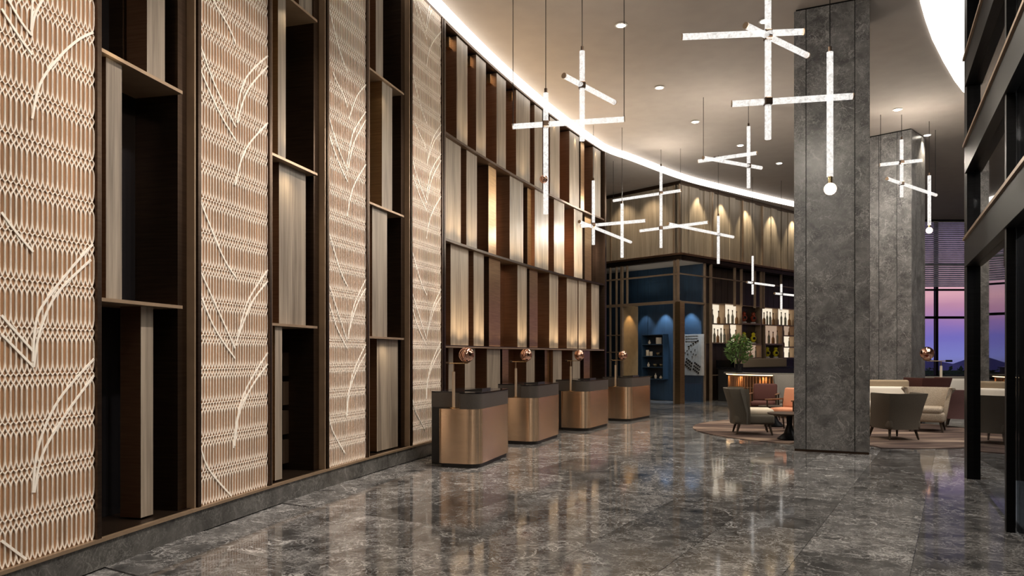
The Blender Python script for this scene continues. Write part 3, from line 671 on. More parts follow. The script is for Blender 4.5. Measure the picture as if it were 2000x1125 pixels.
# silver wall panel with dark cut-outs
ta, tb = tsol(1376, CA, UL), tsol(1331, CA, UL); za, zb = zat(1352, 733, CA, UL), zat(1352, 653, CA, UL)
art = thing('metal_artwork', tuple(CA+UL*((ta+tb)/2)-UR*.02)+(za,), 'silver metal wall panel with dark tilted grid shapes in the blue shop', 'artwork')
plain('silver', (.52, .50, .48), .35, .25, .12)
slab(MB(), CA, UL, -UR, ta, tb, .01, .04, za, zb).build('panel', 'silver', art)
def artq(cu, cz, w, h, a):
    c, s = math.cos(a), math.sin(a); Wd, Hd = tb-ta, zb-za; vs = []
    for dn in (.04, .05):
        for du, dz in ((-w, -h), (w, -h), (w, h), (-w, h)):
            u = cu*Wd+du*c-dz*s; z = cz*Hd+du*s+dz*c; q = CA+UL*(tb-u)-UR*dn; vs.append((q.x, q.y, za+z))
    MB().add(vs, [(4, 5, 6, 7), (0, 1, 5, 4), (1, 2, 6, 5), (2, 3, 7, 6), (3, 0, 4, 7)]).build('cut_out', 'black_frame', art)
for i in range(4):
    for j in range(3):
        artq(.27+.07*i-.03*j, .40-.035*i-.075*j, .028, .03, -.5); artq(.62+.07*i-.03*j, .30-.03*i-.075*j, .028, .03, -.45)
for i in range(5): artq(.35+.1*i, .70+.035*i, .03, .022, .35)
for i in range(5):
    for j in range(3): artq(.25+.11*i, .96-.065*j, .042, .007, 0)
for i, (u, z) in enumerate(((.2, .55), (.28, .6), (.36, .65), (.3, .52), (.45, .58), (.55, .52), (.62, .62), (.5, .45), (.66, .5))): artq(u, z, .022, .012, .5)

# back-lit cubbies
cub = thing('bottle_shelf', tuple(CB+UR*5)+(1.4,), 'back-lit bottle shelving behind the bar', 'shelf')
CU = [(1391.5, 1415.5, 594.5, 632, 'g', 2), (1416.5, 1448.5, 595, 632, 'g', 4), (1450, 1486, 599, 631, 'd', 2), (1489, 1519, 602, 634, 'g', 5), (1520, 1551, 604, 635, 'g', 4), (1391.5, 1424, 633.5, 669, 'g', 5), (1426, 1448.5, 634, 669, 'g', 2),
      (1450, 1486, 634, 671, 'd', 2), (1495, 1528, 636, 671, 'p', 4), (1531, 1552, 637, 655, 'p', 2), (1531, 1552, 657, 677, 'g', 2), (1531, 1552, 679, 698, 'g', 2), (1456, 1487, 674, 698, 'p', 3), (1496, 1529, 674, 699, 'd', 2)]
cname = ['top left lit cubby', 'second lit cubby of the top row', 'dark top cubby', 'third lit cubby of the top row', 'last lit cubby of the top row', 'left lit cubby of the middle row', 'second lit cubby of the middle row', 'dark middle cubby', 'pinkish middle cubby', 'upper cubby beside the column', 'middle cubby beside the column', 'lowest cubby beside the column', 'low cubby behind the plant', 'low dark cubby']
ORD = ('first', 'second', 'third', 'fourth', 'fifth')
PRO = {}
CQ = CB+OR_*(-.28)                        # plane of the cubby fronts
for ci, (a, b, y0, y1, kd, nb_) in enumerate(CU):
    ta, tb = tsol(a, CQ, UR), tsol(b, CQ, UR); m = (a+b)/2; z1, z0 = zat(m, y0, CQ, UR), zat(m, y1, CQ, UR)
    fm = 'bronze_trim' if kd == 'd' else 'bronze_trim'
    MBx = MB(); slab(MBx, CQ, UR, OR_, ta-.02, tb+.02, -.26, 0, z0-.035, z0); slab(MBx, CQ, UR, OR_, ta-.02, tb+.02, -.26, 0, z1, z1+.03)
    slab(MBx, CQ, UR, OR_, ta-.03, ta, -.26, 0, z0, z1); slab(MBx, CQ, UR, OR_, tb, tb+.03, -.26, 0, z0, z1); cfr = MBx.build('cubby_frame', fm, cub)
    slab(MB(), CQ, UR, OR_, ta, tb, -.26, -.24, z0, z1).build('cubby_back', {'g': 'cubby_glow', 'p': 'cubby_pink', 'd': 'dark_wood'}[kd], cfr)
    for q in range(nb_):
        t = ta+(tb-ta)*(q+.5)/nb_; c = CQ+UR*t-OR_*.13; h = (z1-z0)
        if kd == 'd':
            red = ci == 2; hh = h*.62
            key = 'fig_red' if red else 'fig_yel'
            if key not in PRO:
                f = thing('figurine', (0, 0, 0), 'x', 'figurine'); BASE[f.name] = Vector()
                MB().lathe([(.10, 0), (.10, .04), (.06, .05)], n=14).build('stand', 'stone_white', f, smooth='auto')
                MB().lathe([(.04, .05), (.11, .14), (.12, .22), (.07, .29), (.05, .31)], n=16).build('body', 'red_glaze' if red else 'yellow_glaze', f, smooth=True)
                MB().ball((0, 0, .36), .075, 14).build('head', 'red_glaze' if red else 'yellow_glaze', f, smooth=True)
                MB().tube([(-.09, .03, .47), (-.05, .0, .40), (.05, -.03, .40), (.10, -.08, .47)], .014, 6).build('ears', 'black_gloss', f)
                MB().rbox((.0, -.10, .20), (.10, .06, .10), .02, 2).build('band', 'black_gloss', f); PRO[key] = f; new = f
                f.location = (c.x, c.y, z0); f['label'] = ''; 
            else: new = clone(PRO[key], (c.x, c.y, z0), 0, '')
            new['label'] = '%s glazed figurine at %s in the %s' % ('red' if red else 'yellow and black', ('left', 'right')[q], cname[ci]); new['group'] = 'figurines on the bar shelves'
        else:
            v = (ci+q) % 3; key = 'b%d' % v; H = .50
            if key not in PRO:
                f = thing('bottle', (0, 0, 0), 'x', 'bottle'); BASE[f.name] = Vector()
                pr = [[(.045, 0), (.05, .02), (.05, .27), (.02, .36), (.018, .47), (.022, .48)], [(.06, 0), (.065, .02), (.06, .2), (.02, .28), (.018, .44), (.022, .45)], [(.04, 0), (.042, .3), (.018, .38), (.016, .49), (.02, .5)]][v]
                MB().lathe(pr, n=12).build('glass', 'bottle_amber' if v == 1 else 'bottle_glass', f, smooth='auto'); zt = pr[-1][1]
                MB().lathe([(.022, zt-.03), (.023, zt+.03)], n=10).build('cap', 'dark_bronze', f); PRO[key] = f; new = f; f.location = (c.x, c.y, z0)
            else: new = clone(PRO[key], (c.x, c.y, z0), 0, '')
            sc_ = min(1.0, h*.86/.53); new.scale = (sc_, sc_, sc_)
            new['label'] = '%s bottle from the left in the %s' % (ORD[q], cname[ci]); new['group'] = 'bottles behind the bar'

# bar counter: curved, ribbed, with a lit lip
bc = Vector((8.35, 22.3)); br = 1.75
bar = thing('bar_counter', (bc.x, bc.y, 0), 'curved bar counter with glowing ribbed copper front', 'bar counter')
def arc(r, a0, a1, n): return [(bc.x+r*math.cos(math.radians(a0+(a1-a0)*i/n)), bc.y+r*math.sin(math.radians(a0+(a1-a0)*i/n))) for i in range(n+1)]
A0, A1 = 165, 345
MB().prism(arc(br+.12, A0, A1, 36)+arc(br-.5, A1, A0, 36), 1.06, 1.10).build('counter_top', 'grey_fabric', bar)
MB().prism(arc(br-.06, A0, A1, 36)+arc(br-.3, A1, A0, 36), 0, 1.06).build('body', 'dark_bronze', bar)
MB().prism(arc(br+.05, A0+1, A1-1, 36)+arc(br+.02, A1-1, A0+1, 36), 1.035, 1.055).build('led_strip', 'led_warm', bar)
for k in range(54):
    a = A0+1.5+(A1-A0-3)*k/53; p = arc(br-.035, a, a, 1)[0]
    for z0, z1 in ((.06, .66), (.69, 1.0)): MB().tube([(p[0], p[1], z0), (p[0], p[1], z1)], .036, 6).build('rib', 'walnut', bar, smooth='auto')
MB().prism(arc(br-.01, A0, A1, 36)+arc(br-.06, A1, A0, 36), .665, .685).build('band', 'bronze_trim', bar)
bk = thing('back_counter', tuple(CB+UR*4.4+OR_*.35)+(0,), 'low back counter with brown cabinet under the lit bottle shelves', 'cabinet')
slab(MB(), CB, UR, OR_, TS+.8, TR2-.5, .0, .55, 0, 1.15).build('cabinet_body', 'black_leather', bk)
slab(MB(), CB, UR, OR_, TS+.75, TR2-.45, -.02, .6, 1.15, 1.19).build('worktop', 'black_gloss', bk)
slab(MB(), CB, UR, OR_, tsol(1432, CB, UR), tsol(1520, CB, UR), .05, .35, 1.19, 1.50).build('cabinet_box', 'tan_fabric', bk, bevel=.01)
slab(MB(), CB, UR, OR_, TS+.75, TR2-.45, -.05, -.02, 1.19, zat(1500, 703, CB, UR)).build('splashback', 'black_frame', bk)
# potted tree on the counter
pc = Vector((6.78, 22.02, 0)); py_ = 22.02
pot = thing('potted_tree', (pc.x, py_, 1.10), 'leafy green tree in a dark pot on the bar counter', 'plant')
MB().lathe([(.10, 0), (.12, .1), (.12, .26), (.10, .27)], (pc.x, py_, 1.10), 18).build('pot', 'black_gloss', pot, smooth='auto')
tr = MB()
for k in range(7):
    a = k*.9; e = Vector((pc.x+.26*math.cos(a), py_+.26*math.sin(a), 1.75+.08*k)); tr.tube([(pc.x, py_, 1.34), ((pc.x+e.x)/2+.02, (py_+e.y)/2, 1.6), e], [.014, .01, .004], 5)
tr.build('branches', 'dark_wood', pot)
lf = MB()
for k in range(520):
    while True:
        p = Vector((random.uniform(-1, 1), random.uniform(-1, 1), random.uniform(-1, 1)))
        if p.length < 1: break
    c = Vector((pc.x+p.x*.36*(1.1-.3*p.z), py_+p.y*.36, 1.83+p.z*.46))
    d = Vector((p.x, p.y, random.uniform(-.6, .8))).normalized()*random.uniform(.05, .09); e = d.cross(Vector((random.gauss(0, 1), random.gauss(0, 1), random.gauss(0, 1)))).normalized()*.022
    lf.add([c-d, c+e, c+d, c-e], [(0, 1, 2, 3)])
o = lf.build('foliage', 'leaf', pot); o['kind'] = 'stuff'

# ------------------------------------------------------------------ lounge
rugc = (7.0, 15.7)
rg = MB(); rp = []; cu_ = Vector((1.04, -.5)).normalized(); cv_ = Vector((-cu_.y, cu_.x))          # trimmed along the back of the near column
for k in range(180):
    p = Vector((math.cos(k*math.tau/180), math.sin(k*math.tau/180)))*3.06
    for _ in range(200):
        q = p+Vector(rugc)-Vector((4.74, 12.4)); a_, b_ = q.dot(cu_), q.dot(cv_)
        if -.15 < a_ < 1.30 and b_ < 1.24: p += cv_*.01
        else: break
    rp.append(tuple(p))
rg.prism(rp, 0, .016)
o = rg.build('rug', 'rug_pile'); o.location = (rugc[0], rugc[1], .0); tag(o, 'round brown abstract rug under the lounge chairs', 'rug')
RZ = .016
def lounge_chair(name, loc, rz, fab, seat, label, sc=1.0, wing=.24, hgt=.88, leg='dark_wood', group='lounge chairs'):
    r = thing(name, loc, label, 'chair', group, rz or 1e-6); BASE[r.name] = Vector(); r.scale = (sc, sc, sc)
    def ring(z, w, off):
        back = -.36-max(0, z-.42)*.28; y1 = wing-max(0, z-.42)*.30
        P = [(-w, y1), (-w*1.02, y1*.3), (-w, back+.22), (-w*.88, back+.06), (-w*.5, back+.005), (0, back), (w*.5, back+.005), (w*.88, back+.06), (w, back+.22), (w*1.02, y1*.3), (w, y1)]
        out = []
        for i, (x, y) in enumerate(P):
            a = Vector(P[max(i-1, 0)]); b = Vector(P[min(i+1, 10)]); t = (b-a).normalized(); nn = Vector((-t.y, t.x)); q = Vector((x, y))+nn*off; out.append((q.x, q.y, z))
        return out
    zs = [(.20, .32), (.40, .355), (.62, .385), (hgt-.03, .43), (hgt, .425)]
    vs = []
    for z, w in zs: vs += ring(z, w, 0)
    for z, w in zs: vs += ring(z, w, .075 if z < hgt else .06)
    n = 11; R_ = len(zs); fs = []
    for l in range(R_-1):
        for i in range(n-1):
            fs.append((l*n+i, l*n+i+1, (l+1)*n+i+1, (l+1)*n+i)); b = R_*n; fs.append((b+l*n+i+1, b+l*n+i, b+(l+1)*n+i, b+(l+1)*n+i+1))
        for e in (0, n-1): fs.append((l*n+e, (l+1)*n+e, R_*n+(l+1)*n+e, R_*n+l*n+e))
    for i in range(n-1): fs.append(((R_-1)*n+i, (R_-1)*n+i+1, R_*n+(R_-1)*n+i+1, R_*n+(R_-1)*n+i)); fs.append((i+1, i, R_*n+i, R_*n+i+1))
    b = MB().add(vs, fs).build('backrest', fab, r, smooth='auto')
    MB().rbox((0, .05, .295), (.64, .74, .19), .05).build('seat_base', fab, r, smooth='auto')
    MB().rbox((0, .06, .43), (.56, .72, .13), .055).build('seat_cushion', seat, r, smooth='auto')
    for sx in (-1, 1):
        for sy in (-1, 1): MB().tube([(sx*.25, .05+sy*.27, .22), (sx*.29, .05+sy*.33, 0)], [.03, .016], 8).build('leg', leg, r, smooth='auto')
    return r
def gp(px, py): q = on_floor(px, py); return q
q = on_floor(1464, 848)
lounge_chair('lounge_chair', (q.x, q.y, RZ), -1.75, 'olive_fabric', 'cream_fabric', 'dark olive wing chair with cream seat, left of the near column', 1.05, wing=-.1)
q = on_floor(1748, 858)
lounge_chair('lounge_chair', (q.x, q.y, RZ), .10, 'taupe_fabric', 'cream_fabric', 'dark taupe lounge chair with its back to the camera, right of the near column', 1.0)
q = on_floor(1812, 842)
lounge_chair('lounge_chair', (q.x, q.y, RZ), 2.55, 'beige_weave', 'beige_weave', 'beige woven lounge chair turned toward the camera', 1.03, wing=.1)
q = at(1801, 0, 17.6)
lounge_chair('lounge_chair', (q.x, 17.6, RZ), .2, 'maroon_fabric', 'maroon_fabric', 'maroon lounge chair with flared back behind the woven chair', 1.05, hgt=1.02)
q = at(1877, 0, 16.5)
lounge_chair('lounge_chair', (q.x, 16.5, RZ), -.6, 'mauve_fabric', 'mauve_fabric', 'mauve lounge chair at the edge of the dark entrance', .95)
q = at(1546, 0, 19.0)
lounge_chair('lounge_chair', (q.x, 19.0, 0), 2.9, 'grey_fabric', 'grey_fabric', 'grey high-backed chair half hidden by the near column', 1.0, hgt=1.10)
# settee
q = at(1728, 0, 17.0)
se = thing('settee', (q.x, 17.0, RZ), 'tan settee with white seat cushion behind the taupe chair', 'sofa', None, math.radians(170)); BASE[se.name] = Vector()
MB().rbox((0, -.34, .56), (1.25, .14, .92), .05).build('backrest', 'tan_fabric', se, smooth='auto')
for s_ in (-1, 1): MB().rbox((s_*.56, .0, .50), (.13, .72, .62), .05).build('armrest', 'tan_fabric', se, smooth='auto')
MB().rbox((0, 0, .26), (1.2, .72, .22), .04).build('seat_base', 'tan_fabric', se, smooth='auto')
MB().rbox((0, .04, .45), (1.0, .66, .18), .06).build('seat_cushion', 'white_fabric', se, smooth='auto')
MB().rbox((0, -.2, .68), (.98, .14, .38), .06).build('back_cushion', 'white_fabric', se, smooth='auto')
for s_ in (-1, 1):
    for t_ in (-1, 1): MB().tube([(s_*.52, t_*.28, .18), (s_*.54, t_*.30, 0)], [.025, .015], 8).build('leg', 'dark_wood', se)
q = at(1846, 0, 21.5)
s2 = thing('settee', (q.x, 21.5, 0), 'white and dark settee under the dusk window', 'sofa', None, math.radians(180)); BASE[s2.name] = Vector()
MB().rbox((0, -.34, .62), (1.6, .16, .75), .05).build('backrest', 'grey_fabric', s2, smooth='auto'); MB().rbox((0, 0, .3), (1.6, .8, .3), .04).build('seat_base', 'grey_fabric', s2, smooth='auto')
for s_ in (-.4, .4): MB().rbox((s_, -.2, .70), (.7, .18, .46), .07).build('back_cushion', 'white_fabric', s2, smooth='auto')
for s_ in (-1, 1):
    for t_ in (-1, 1): MB().tube([(s_*.7, t_*.3, .16), (s_*.7, t_*.3, 0)], [.025, .02], 8).build('leg', 'dark_wood', s2)
# wooden armchairs
def armchair(px, d, rz, seat, label):
    q = at(px, 0, d); r = thing('wooden_armchair', (q.x, d, RZ if math.hypot(q.x-rugc[0], d-rugc[1]) < 2.9 else 0), label, 'chair', 'wooden armchairs by the bar', rz); BASE[r.name] = Vector()
    MB().rbox((0, .02, .42), (.56, .56, .13), .05).build('seat_cushion', seat, r, smooth='auto')
    o = MB().rbox((0, 0, 0), (.56, .12, .44), .05).build('back_cushion', seat, r, smooth='auto'); o.location = (0, -.27, .68); o.rotation_euler = (.22, 0, 0)
    for s_ in (-1, 1):
        MB().tube([(s_*.31, .30, .64), (s_*.31, .28, .3), (s_*.33, .32, 0)], [.018, .022, .014], 8).build('leg', 'dark_wood', r, smooth='auto')
        MB().tube([(s_*.31, -.28, .66), (s_*.31, -.26, .3), (s_*.33, -.34, 0)], [.018, .022, .014], 8).build('leg', 'dark_wood', r, smooth='auto')
        MB().rbox((s_*.31, 0, .655), (.06, .70, .03), .012, 2).build('armrest', 'walnut', r, smooth='auto')
    for y_ in (-.24, .26): MB().box(-.31, .31, y_-.015, y_+.015, .31, .36).build('seat_rail', 'dark_wood', r)
    return r
armchair(1492, 18.0, 2.7, 'maroon_fabric', 'dark wooden armchair with maroon cushions in front of the glowing bar')
armchair(1540, 15.6, 2.2, 'peach_fabric', 'dark wooden armchair with peach cushions beside the near column')
def table(px, d, r_, h, label):
    q = at(px, 0, d); t = thing('pedestal_table', (q.x, d, RZ), label, 'table', 'round pedestal tables', 1e-6); BASE[t.name] = Vector()
    MB().lathe([(r_-.02, h-.03), (r_, h-.015), (r_, h), (r_-.01, h)], n=32).build('table_top', 'dark_wood', t, smooth='auto')
    MB().lathe([(.22, 0), (.22, .02), (.10, .12), (.05, h*.55), (.06, h-.03)], n=20).build('pedestal', 'black_frame', t, smooth='auto')
table(1542, 14.0, .40, .50, 'round dark pedestal table next to the near column')
table(1512, 16.6, .34, .46, 'smaller round dark table between the armchairs')
# floor lamp by the window
d = 18.3; q = at(1838, 0, d)
fl_ = thing('floor_lamp', (q.x, d, 0), 'floor lamp with smoky globe on a horizontal arm by the window', 'lamp', None, 1e-6); BASE[fl_.name] = Vector()
za_ = at(0, 705, d).z
MB().lathe([(.16, 0), (.16, .02), (.03, .03)], n=24).build('base', 'brass', fl_, smooth='auto')
MB().tube([(0, 0, .02), (0, 0, za_-.12)], .03, 12).build('stem', 'cream_fabric', fl_, smooth='auto'); MB().tube([(0, 0, za_-.12), (0, 0, za_)], .01, 8).build('rod', 'brass', fl_)
MB().tube([(-.36, 0, za_), (.25, 0, za_)], .01, 8).build('arm', 'brass', fl_); MB().tube([(.12, 0, za_), (.27, 0, za_)], .028, 10).build('counterweight', 'black_frame', fl_)
MB().lathe([(.02, 0), (.08, .02), (.10, .05), (.09, .05), (.03, .02)], (-.35, 0, za_), 18).build('cup', 'copper', fl_, smooth=True)
MB().ball((-.35, 0, za_+.19), .165, 24).build('globe', 'copper_globe', fl_, smooth=True)

# ------------------------------------------------------------------ pendants
def chandelier(label, d0, verts, bars, cables, globes=(), r=.040):
    # verts: (px, y_top, y_bottom, depth); bars: (x0, y0, x1, y1, x_joint, y_joint, depth of the joint)
    x = at(verts[0][0], 0, verts[0][3]).x
    root = thing('pendant_light', (x, verts[0][3], at(0, verts[0][2], verts[0][3]).z), label, 'pendant', 'glass rod pendants')
    for px, y0, y1, d in verts:
        a, b = at(px, y0, d), at(px, y1, d); rod = MB().tube([b, a], r, 10).build('glass_rod', 'tube_glass', root, smooth='auto')
        MB().tube([a, a+Vector((0, 0, .07))], r*.55, 8).build('rod_cap', 'dark_bronze', rod)
    for x0, y0, x1, y1, jx, jy, d in bars:
        z = at(0, jy, d).z
        P = [at(px, py, (z-EYE)*F/(HY-py)) for px, py in ((x0, y0), (x1, y1))]
        rod = MB().tube(P, r, 10).build('glass_rod', 'tube_glass', root, smooth='auto')
        for p in P:
            dv = (P[1]-P[0]).normalized()*(.012 if p is P[1] else -.012); MB().tube([p, p+dv], r*1.05, 10).build('rod_cap', 'bronze_trim', rod)
        j = at(jx, jy, d); MB().rbox(j, (.1, .1, .1), .015, 2).build('joint', 'dark_bronze', root)
    for px, py, d in cables:
        p = at(px, py, d); MB().tube([p, (p.x, p.y, CEIL)], .006, 5).build('cable', 'black_frame', root)
    for px, y0, yc, d in globes:
        a, c = at(px, y0, d), at(px, yc, d); MB().tube([a, c], r*.7, 10).build('neck', 'brass', root, smooth='auto'); MB().ball(c, .078, 18).build('globe', 'led_soft', root, smooth=True)
    if len(globes) == 0 and len(verts) == 2 and verts[0][0] == 1066: MB().ball(at(1062, 350, 11.02), .062, 18).build('copper_ball', 'copper_globe', root, smooth=True)
    px, jy, d = bars[0][4], bars[0][5], bars[0][6]; j = at(px, jy, d); 
    if r >= .04: point((j.x+.12, j.y-.12, j.z-.15), PW if d < 12 else PW*1.6, (1, .90, .76), .15)
    return root
PW = 105
chandelier('glass rod pendant with two uprights hanging before the fin wall', 11, [(1066, 182, 418, 11.05), (1137, 100, 275, 10.95)], [(1002, 247, 1219, 233, 1066, 243, 11.05), (1102, 148, 1200, 200, 1137, 166.5, 10.95)],
           [(1002, 245, 11.1), (1066, 178, 11.05), (1137, 96, 10.95), (1219, 231, 10.8)])
chandelier('largest glass rod pendant with a small globe, in front of the near column', 9.5, [(1500, -40, 272, 9.5), (1621, 102, 345, 9.5)], [(1333, 72, 1568, 62, 1500, 66, 9.5), (1457, 50, 1576, 108, 1500, 71, 9.5), (1430, 203, 1665, 188, 1500, 198, 9.5)],
           [(1500, -45, 9.5), (1621, 98, 9.5)], [(1621.5, 345, 369, 9.5)])
chandelier('small glass rod pendant hanging between the near column and the glowing band', 17, [(1462, 247, 367, 17.0)], [(1364, 315, 1478, 299, 1397, 311, 16.8), (1374, 308, 1487, 328, 1462, 324, 17.0)], [(1374, 312, 16.6), (1462, 243, 17.0)])
chandelier('tall double glass rod pendant before the corner of the boarded box', 21, [(1291, 325, 484, 20.8), (1403, 422, 515, 21.4)], [(1198, 392, 1330, 372, 1291, 377, 20.8), (1250, 451, 1383, 434, 1291, 445, 20.8), (1305, 437, 1432, 463, 1403, 458, 21.4)], [(1198, 390, py_), (1291, 320, 20.8), (1329, 370, 20.7), (1403, 418, 21.4)])
chandelier('glass rod pendant with crossed bars at the far end of the fin wall', 18.6, [(1159, 353, 478, 18.6), (1215, 398, 503, 18.8)], [(1135, 442, 1261, 431, 1159, 439, 18.6), (1132, 433, 1232, 473, 1159, 443, 18.6)], [(1159, 350, 18.6), (1215, 394, 18.8)])
chandelier('glass rod pendant with a small globe in front of the far column', 18, [(1761, 273, 385, 17.8), (1815, 343, 440, 18.3)], [(1719, 322, 1802, 313, 1761, 317, 17.8), (1733, 349, 1828, 381, 1761, 358, 17.8)], [(1720, 319, 17.8), (1761, 270, 17.8), (1815, 340, 18.3), (1827, 378, 19.0)], [(1815, 440, 450, 18.3)])
chandelier('small distant glass rod pendant over the bar, left one', 24, [(1470, 500, 575, 24)], [(1459, 551, 1512, 558, 1470, 552.5, 24)], [(1470, 498, 24)], r=.034)
chandelier('small distant glass rod pendant over the bar, right one', 24.5, [(1526, 555, 605, 24.5)], [(1513, 573, 1552, 577, 1526, 574.5, 24.5)], [(1526, 553, 24.5)], r=.034)

for cx_, cy_, cz_, lab_ in ((.9, 4.6, 5.6, 'nearer one'), (.2, .6, 5.6, 'middle one'), (1.6, -3.0, 5.6, 'rear one')):      # unseen pendants added above and behind the camera for ambient light
    root = thing('pendant_light', (cx_, cy_, cz_-.8), 'added fill-light glass rod pendant above the top edge of the picture, '+lab_, 'pendant', 'glass rod pendants')
    MB().tube([(cx_, cy_, cz_-.8), (cx_, cy_, cz_+.8)], .04, 10).build('glass_rod', 'tube_glass', root, smooth='auto')
    MB().tube([(cx_-.8, cy_-.2, cz_), (cx_+.8, cy_+.2, cz_)], .04, 10).build('glass_rod', 'tube_glass', root, smooth='auto')
    MB().rbox((cx_, cy_, cz_), (.1, .1, .1), .015, 2).build('joint', 'dark_bronze', root)
    MB().tube([(cx_, cy_, cz_+.8), (cx_, cy_, CEIL)], .006, 5).build('cable', 'black_frame', root)
    point((cx_+.12, cy_-.12, cz_-.15), PW, (1, .90, .76), .12)

# ------------------------------------------------------------------ recessed downlights
DL = [(1213, 48, 'between the first pendant and the large pendant'), (1288, 170, 'right of the first pendant'), (1358, 237, 'above the small hanging pendant'), (1446, 283, 'behind the small hanging pendant'), (1522, 318, 'left of the near column edge'), (1753, 213, 'above the far column'), (1811, 263, 'beside the far column and window'), (1494, 40, 'directly above the largest pendant')]
dl0 = None
for px, py, w in DL:
    p = on_ceiling(px, py)
    lab = 'recessed ceiling downlight '+w
    if dl0 is None:
        dl0 = thing('ceiling_downlight', (p.x, p.y, CEIL-.02), lab, 'downlight', 'recessed ceiling downlights'); BASE[dl0.name] = Vector()
        MB().lathe([(.085, .02), (.11, .012), (.11, .002), (.085, 0)], n=24).build('trim_ring', 'stone_white', dl0, smooth='auto'); MB().lathe([(.072, -.005), (.08, -.001)], n=20).build('lens', 'lamp_disc', dl0)
    else: clone(dl0, (p.x, p.y, CEIL-.02), 0, lab)
    spot((p.x, p.y, CEIL-.06), (p.x, p.y, 0), 260, 85, .7, (1, .86, .68), .08)

# ------------------------------------------------------------------ dark glass entrance on the right
EA = Vector((5.98, 9.72)); EU = Vector((-1.46, -2.96)).normalized(); EN = Vector((EU.y, -EU.x)); EN = EN if EN.x < 0 else -EN     # EN points into the lobby
ent = thing('entrance_screen', (EA.x, EA.y, 0), 'dark metal and glass entrance enclosure at the right edge', 'entrance')
def eslab(t0, t1, n0, n1, z0, z1, name, m): return slab(MB(), EA, EU, EN, t0, t1, n0, n1, z0, z1).build(name, m, ent)
def et(px): return tsol(px, EA, EU)
EL = 4.8
eslab(-.16, .16, -.32, .0, 0, CEIL-.005, 'corner_post', 'black_frame')
tm2 = et(1964)
for t, w in ((tm2, .045), (tm2+1.35, .045), (tm2-1.32, .0)):
    if w: eslab(t-w, t+w, -.07, .0, 0, CEIL-.005, 'mullion', 'black_frame')
for z in (3.10, 4.32, 5.45, 6.6):
    eslab(.1, EL, -.2, .02, z-.34, z, 'beam', 'black_frame'); eslab(.1, EL, -.2, .045, z, z+.035, 'beam_trim', 'bronze_trim')
prevz = .02
for z0, z1 in ((.03, 2.76), (3.14, 3.98), (4.36, 5.11), (5.49, 6.26), (6.64, CEIL-.02)):
    for a, b in ((.16, tm2-.06), (tm2+.06, tm2+1.29), (tm2+1.41, EL)): eslab(a, b, -.09, -.075, z0, z1, 'glass_pane', 'entrance_glass')
eslab(.1, EL, -3.1, -3.0, 0, CEIL-.005, 'added_inner_wall', 'dark_wall')  # dark walls added behind the glass to shut out the dusk sky
eslab(-.1, 0, -3.0, -.32, 0, CEIL-.005, 'added_inner_wall', 'dark_wall'); eslab(EL-.1, EL, -3.0, -.05, 0, CEIL-.005, 'added_inner_wall', 'dark_wall')
eslab(.1, EL-.1, -3.0, -.15, 0.0, .012, 'entrance_floor', 'paving_pale')
for k in range(40):
    t = .2+k*.12; eslab(t, t+.1, -2.95+.05*(k % 2), -2.85+.05*(k % 2), 1.95, 3.4, 'curtain_fold', 'curtain_olive')
q = EA+EU*2.2-EN*1.6; point((q.x, q.y, 3.3), 90, (.9, .95, 1), .12)  # lamp added inside the enclosure to light its pale floor

# ------------------------------------------------------------------ lamps of the wall fittings, and added spots without fixtures
for r_i, pw, sp in ((1, 19, .5), (2, 15, .5), (3, 8, .7), (0, 2.5, .9)):       # LED strips at the foot of each tier
    z = ZR[r_i]; q = s0_ = sw(878)
    while q < sw(1168):
        x, y = W(q, .24); x2, y2 = W(q, -.02)
        spot((x, y, z+.04), (x2, y2, z+.9), pw*1.6, 120, 1, (1, .72, .42), .05); q += sp
for px in (878, 919, 958, 1000, 1085, 1125, 1165):
    x, y = W(sw(px), .0); spot((x, y, 7.15), (x, y, 4), 10, 80, .8, (1, .75, .45), .03)
for (a, b), pw in ((L1, 110), (L2, 120), (L3, 120), (L4, 120)):                    # spots added near the ceiling to wash the lattice, no fixture built
    for f in (.25, .75):
        q = a+(b-a)*f; x, y = W(q, 3.4); x2, y2 = W(q, 0)
        spot((x, y, CEIL-.08), (x2, y2, 2.4), pw*3.9, 55, .9, (1, .87, .75), .10)
for a, b, z, pw in ((545, 597, 3.72, 16), (543, 600, 5.5, 7), (543, 600, 3.85, 8), (736, 777, 1.82, 7), (728, 766, 5.4, 8), (207, 238, 3.85, 6)):
    q = sw((a+b)/2); x, y = W(q, .12); x2, y2 = W(q, -.1); spot((x, y, z), (x2, y2, z-1.0 if z not in (3.85,) else z+1.0), pw, 130, 1, (1, .78, .5), .03)
for px in (1362, 1408, 1456, 1505, 1546):
    t = tsol(px, CB, UR); q = CB+UR*t+OR_*.32; q2 = CB+UR*t; spot((q.x, q.y, CEIL-.15), (q2.x, q2.y, ZB+.6), 150, 75, .7, (1, .84, .58), .03)
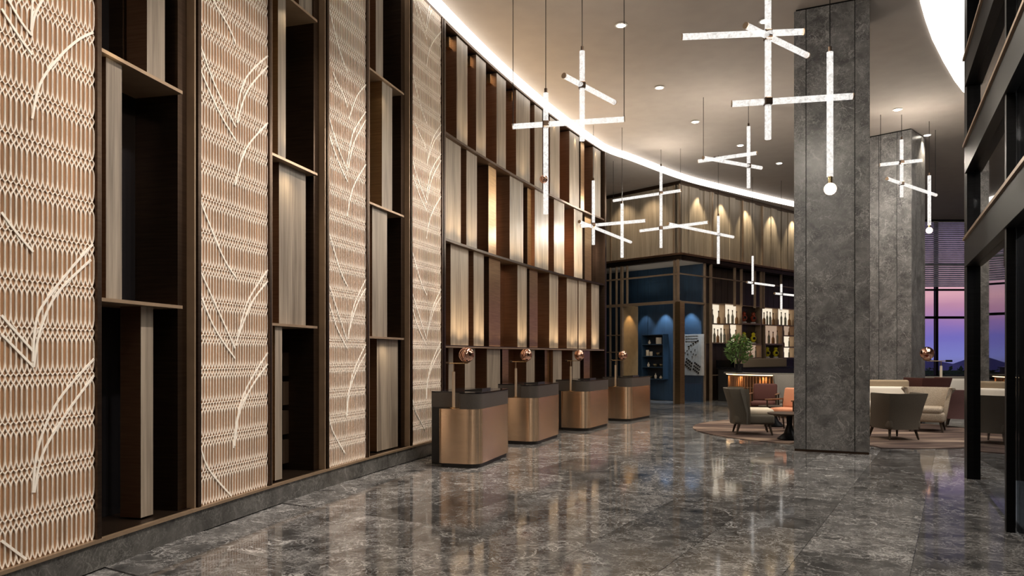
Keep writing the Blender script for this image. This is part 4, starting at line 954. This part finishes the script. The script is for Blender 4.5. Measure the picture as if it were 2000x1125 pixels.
for px in (1220, 1275):
    t = tsol(px, CB, UL); q = CB+UL*t+OL*.6; q2 = CB+UL*t; spot((q.x, q.y, CEIL-.15), (q2.x, q2.y, ZB+.6), 75, 90, .9, (1, .8, .55), .05)
for px, pw, cl in ((1300, 130, (.75, .88, 1)), (1350, 150, (.75, .88, 1)), (1262, 40, (.8, .9, 1))):
    t = tsol(px, CA, UL); q = CA+UL*t-UR*.35; q2 = CA+UL*t; spot((q.x, q.y, 3.45), (q2.x, q2.y, 1.6), pw, 70, .6, cl, .02)
q = CB+UL*(DT1-.28)+UR*.4; q2 = CB+UL*DT1+UR*.4; spot((q.x, q.y, 3.3), (q2.x, q2.y, 1.8), 40, 70, .6, (1, .7, .35), .02)
for k in range(7):
    a = A0+10+(A1-A0-20)*k/6; p = arc(br+.06, a, a, 1)[0]; spot((p[0], p[1], 1.03), (p[0], p[1], 0), 22, 150, 1, (1, .62, .28), .02)
for px, py, pw in ((1460, 760, 150), (1760, 780, 60), (1850, 790, 60)):
    q = at(px, 0, 16.2); spot((q.x, 16.2, CEIL-.06), (q.x, 16.2, 0), pw*3, 55, .6, (1, .84, .62), .06)
for tq in (.5, 2.2):
    q = CB+UL*tq+UR*.7; spot((q.x, q.y, 3.5), (q.x, q.y, 5), 16, 140, 1, (1, .88, .7), .08)          # spots added behind the door head to brighten the shop ceiling
for (px, py), (c, a, _) in zip(((1213, 48), (1288, 170), (1358, 237), (1446, 283)), dk):
    p = on_ceiling(px, py); spot((p.x, p.y, CEIL-.06), (c[0], c[1]+.6, .5), 420, 38, .7, (1, .80, .58), .08)  # second spot added at each of these downlights to brighten a desk
# unseen downlights added behind and beside the camera for general light
for i, (x, y) in enumerate(((-1.2, 3.0), (1.5, 1.0), (1.5, 6.5), (3.6, 9.0), (-1.0, -2.5), (4.0, -2.0))):
    clone(dl0, (x, y, CEIL-.02), 0, 'added recessed ceiling downlight above the frame, '+('over the near lattice panel', 'over the camera', 'over the mid floor', 'by the large pendant', 'behind the camera at left', 'behind the camera at right')[i]); spot((x, y, CEIL-.06), (x, y, 0), 300, 100, .8, (1, .88, .72), .08)
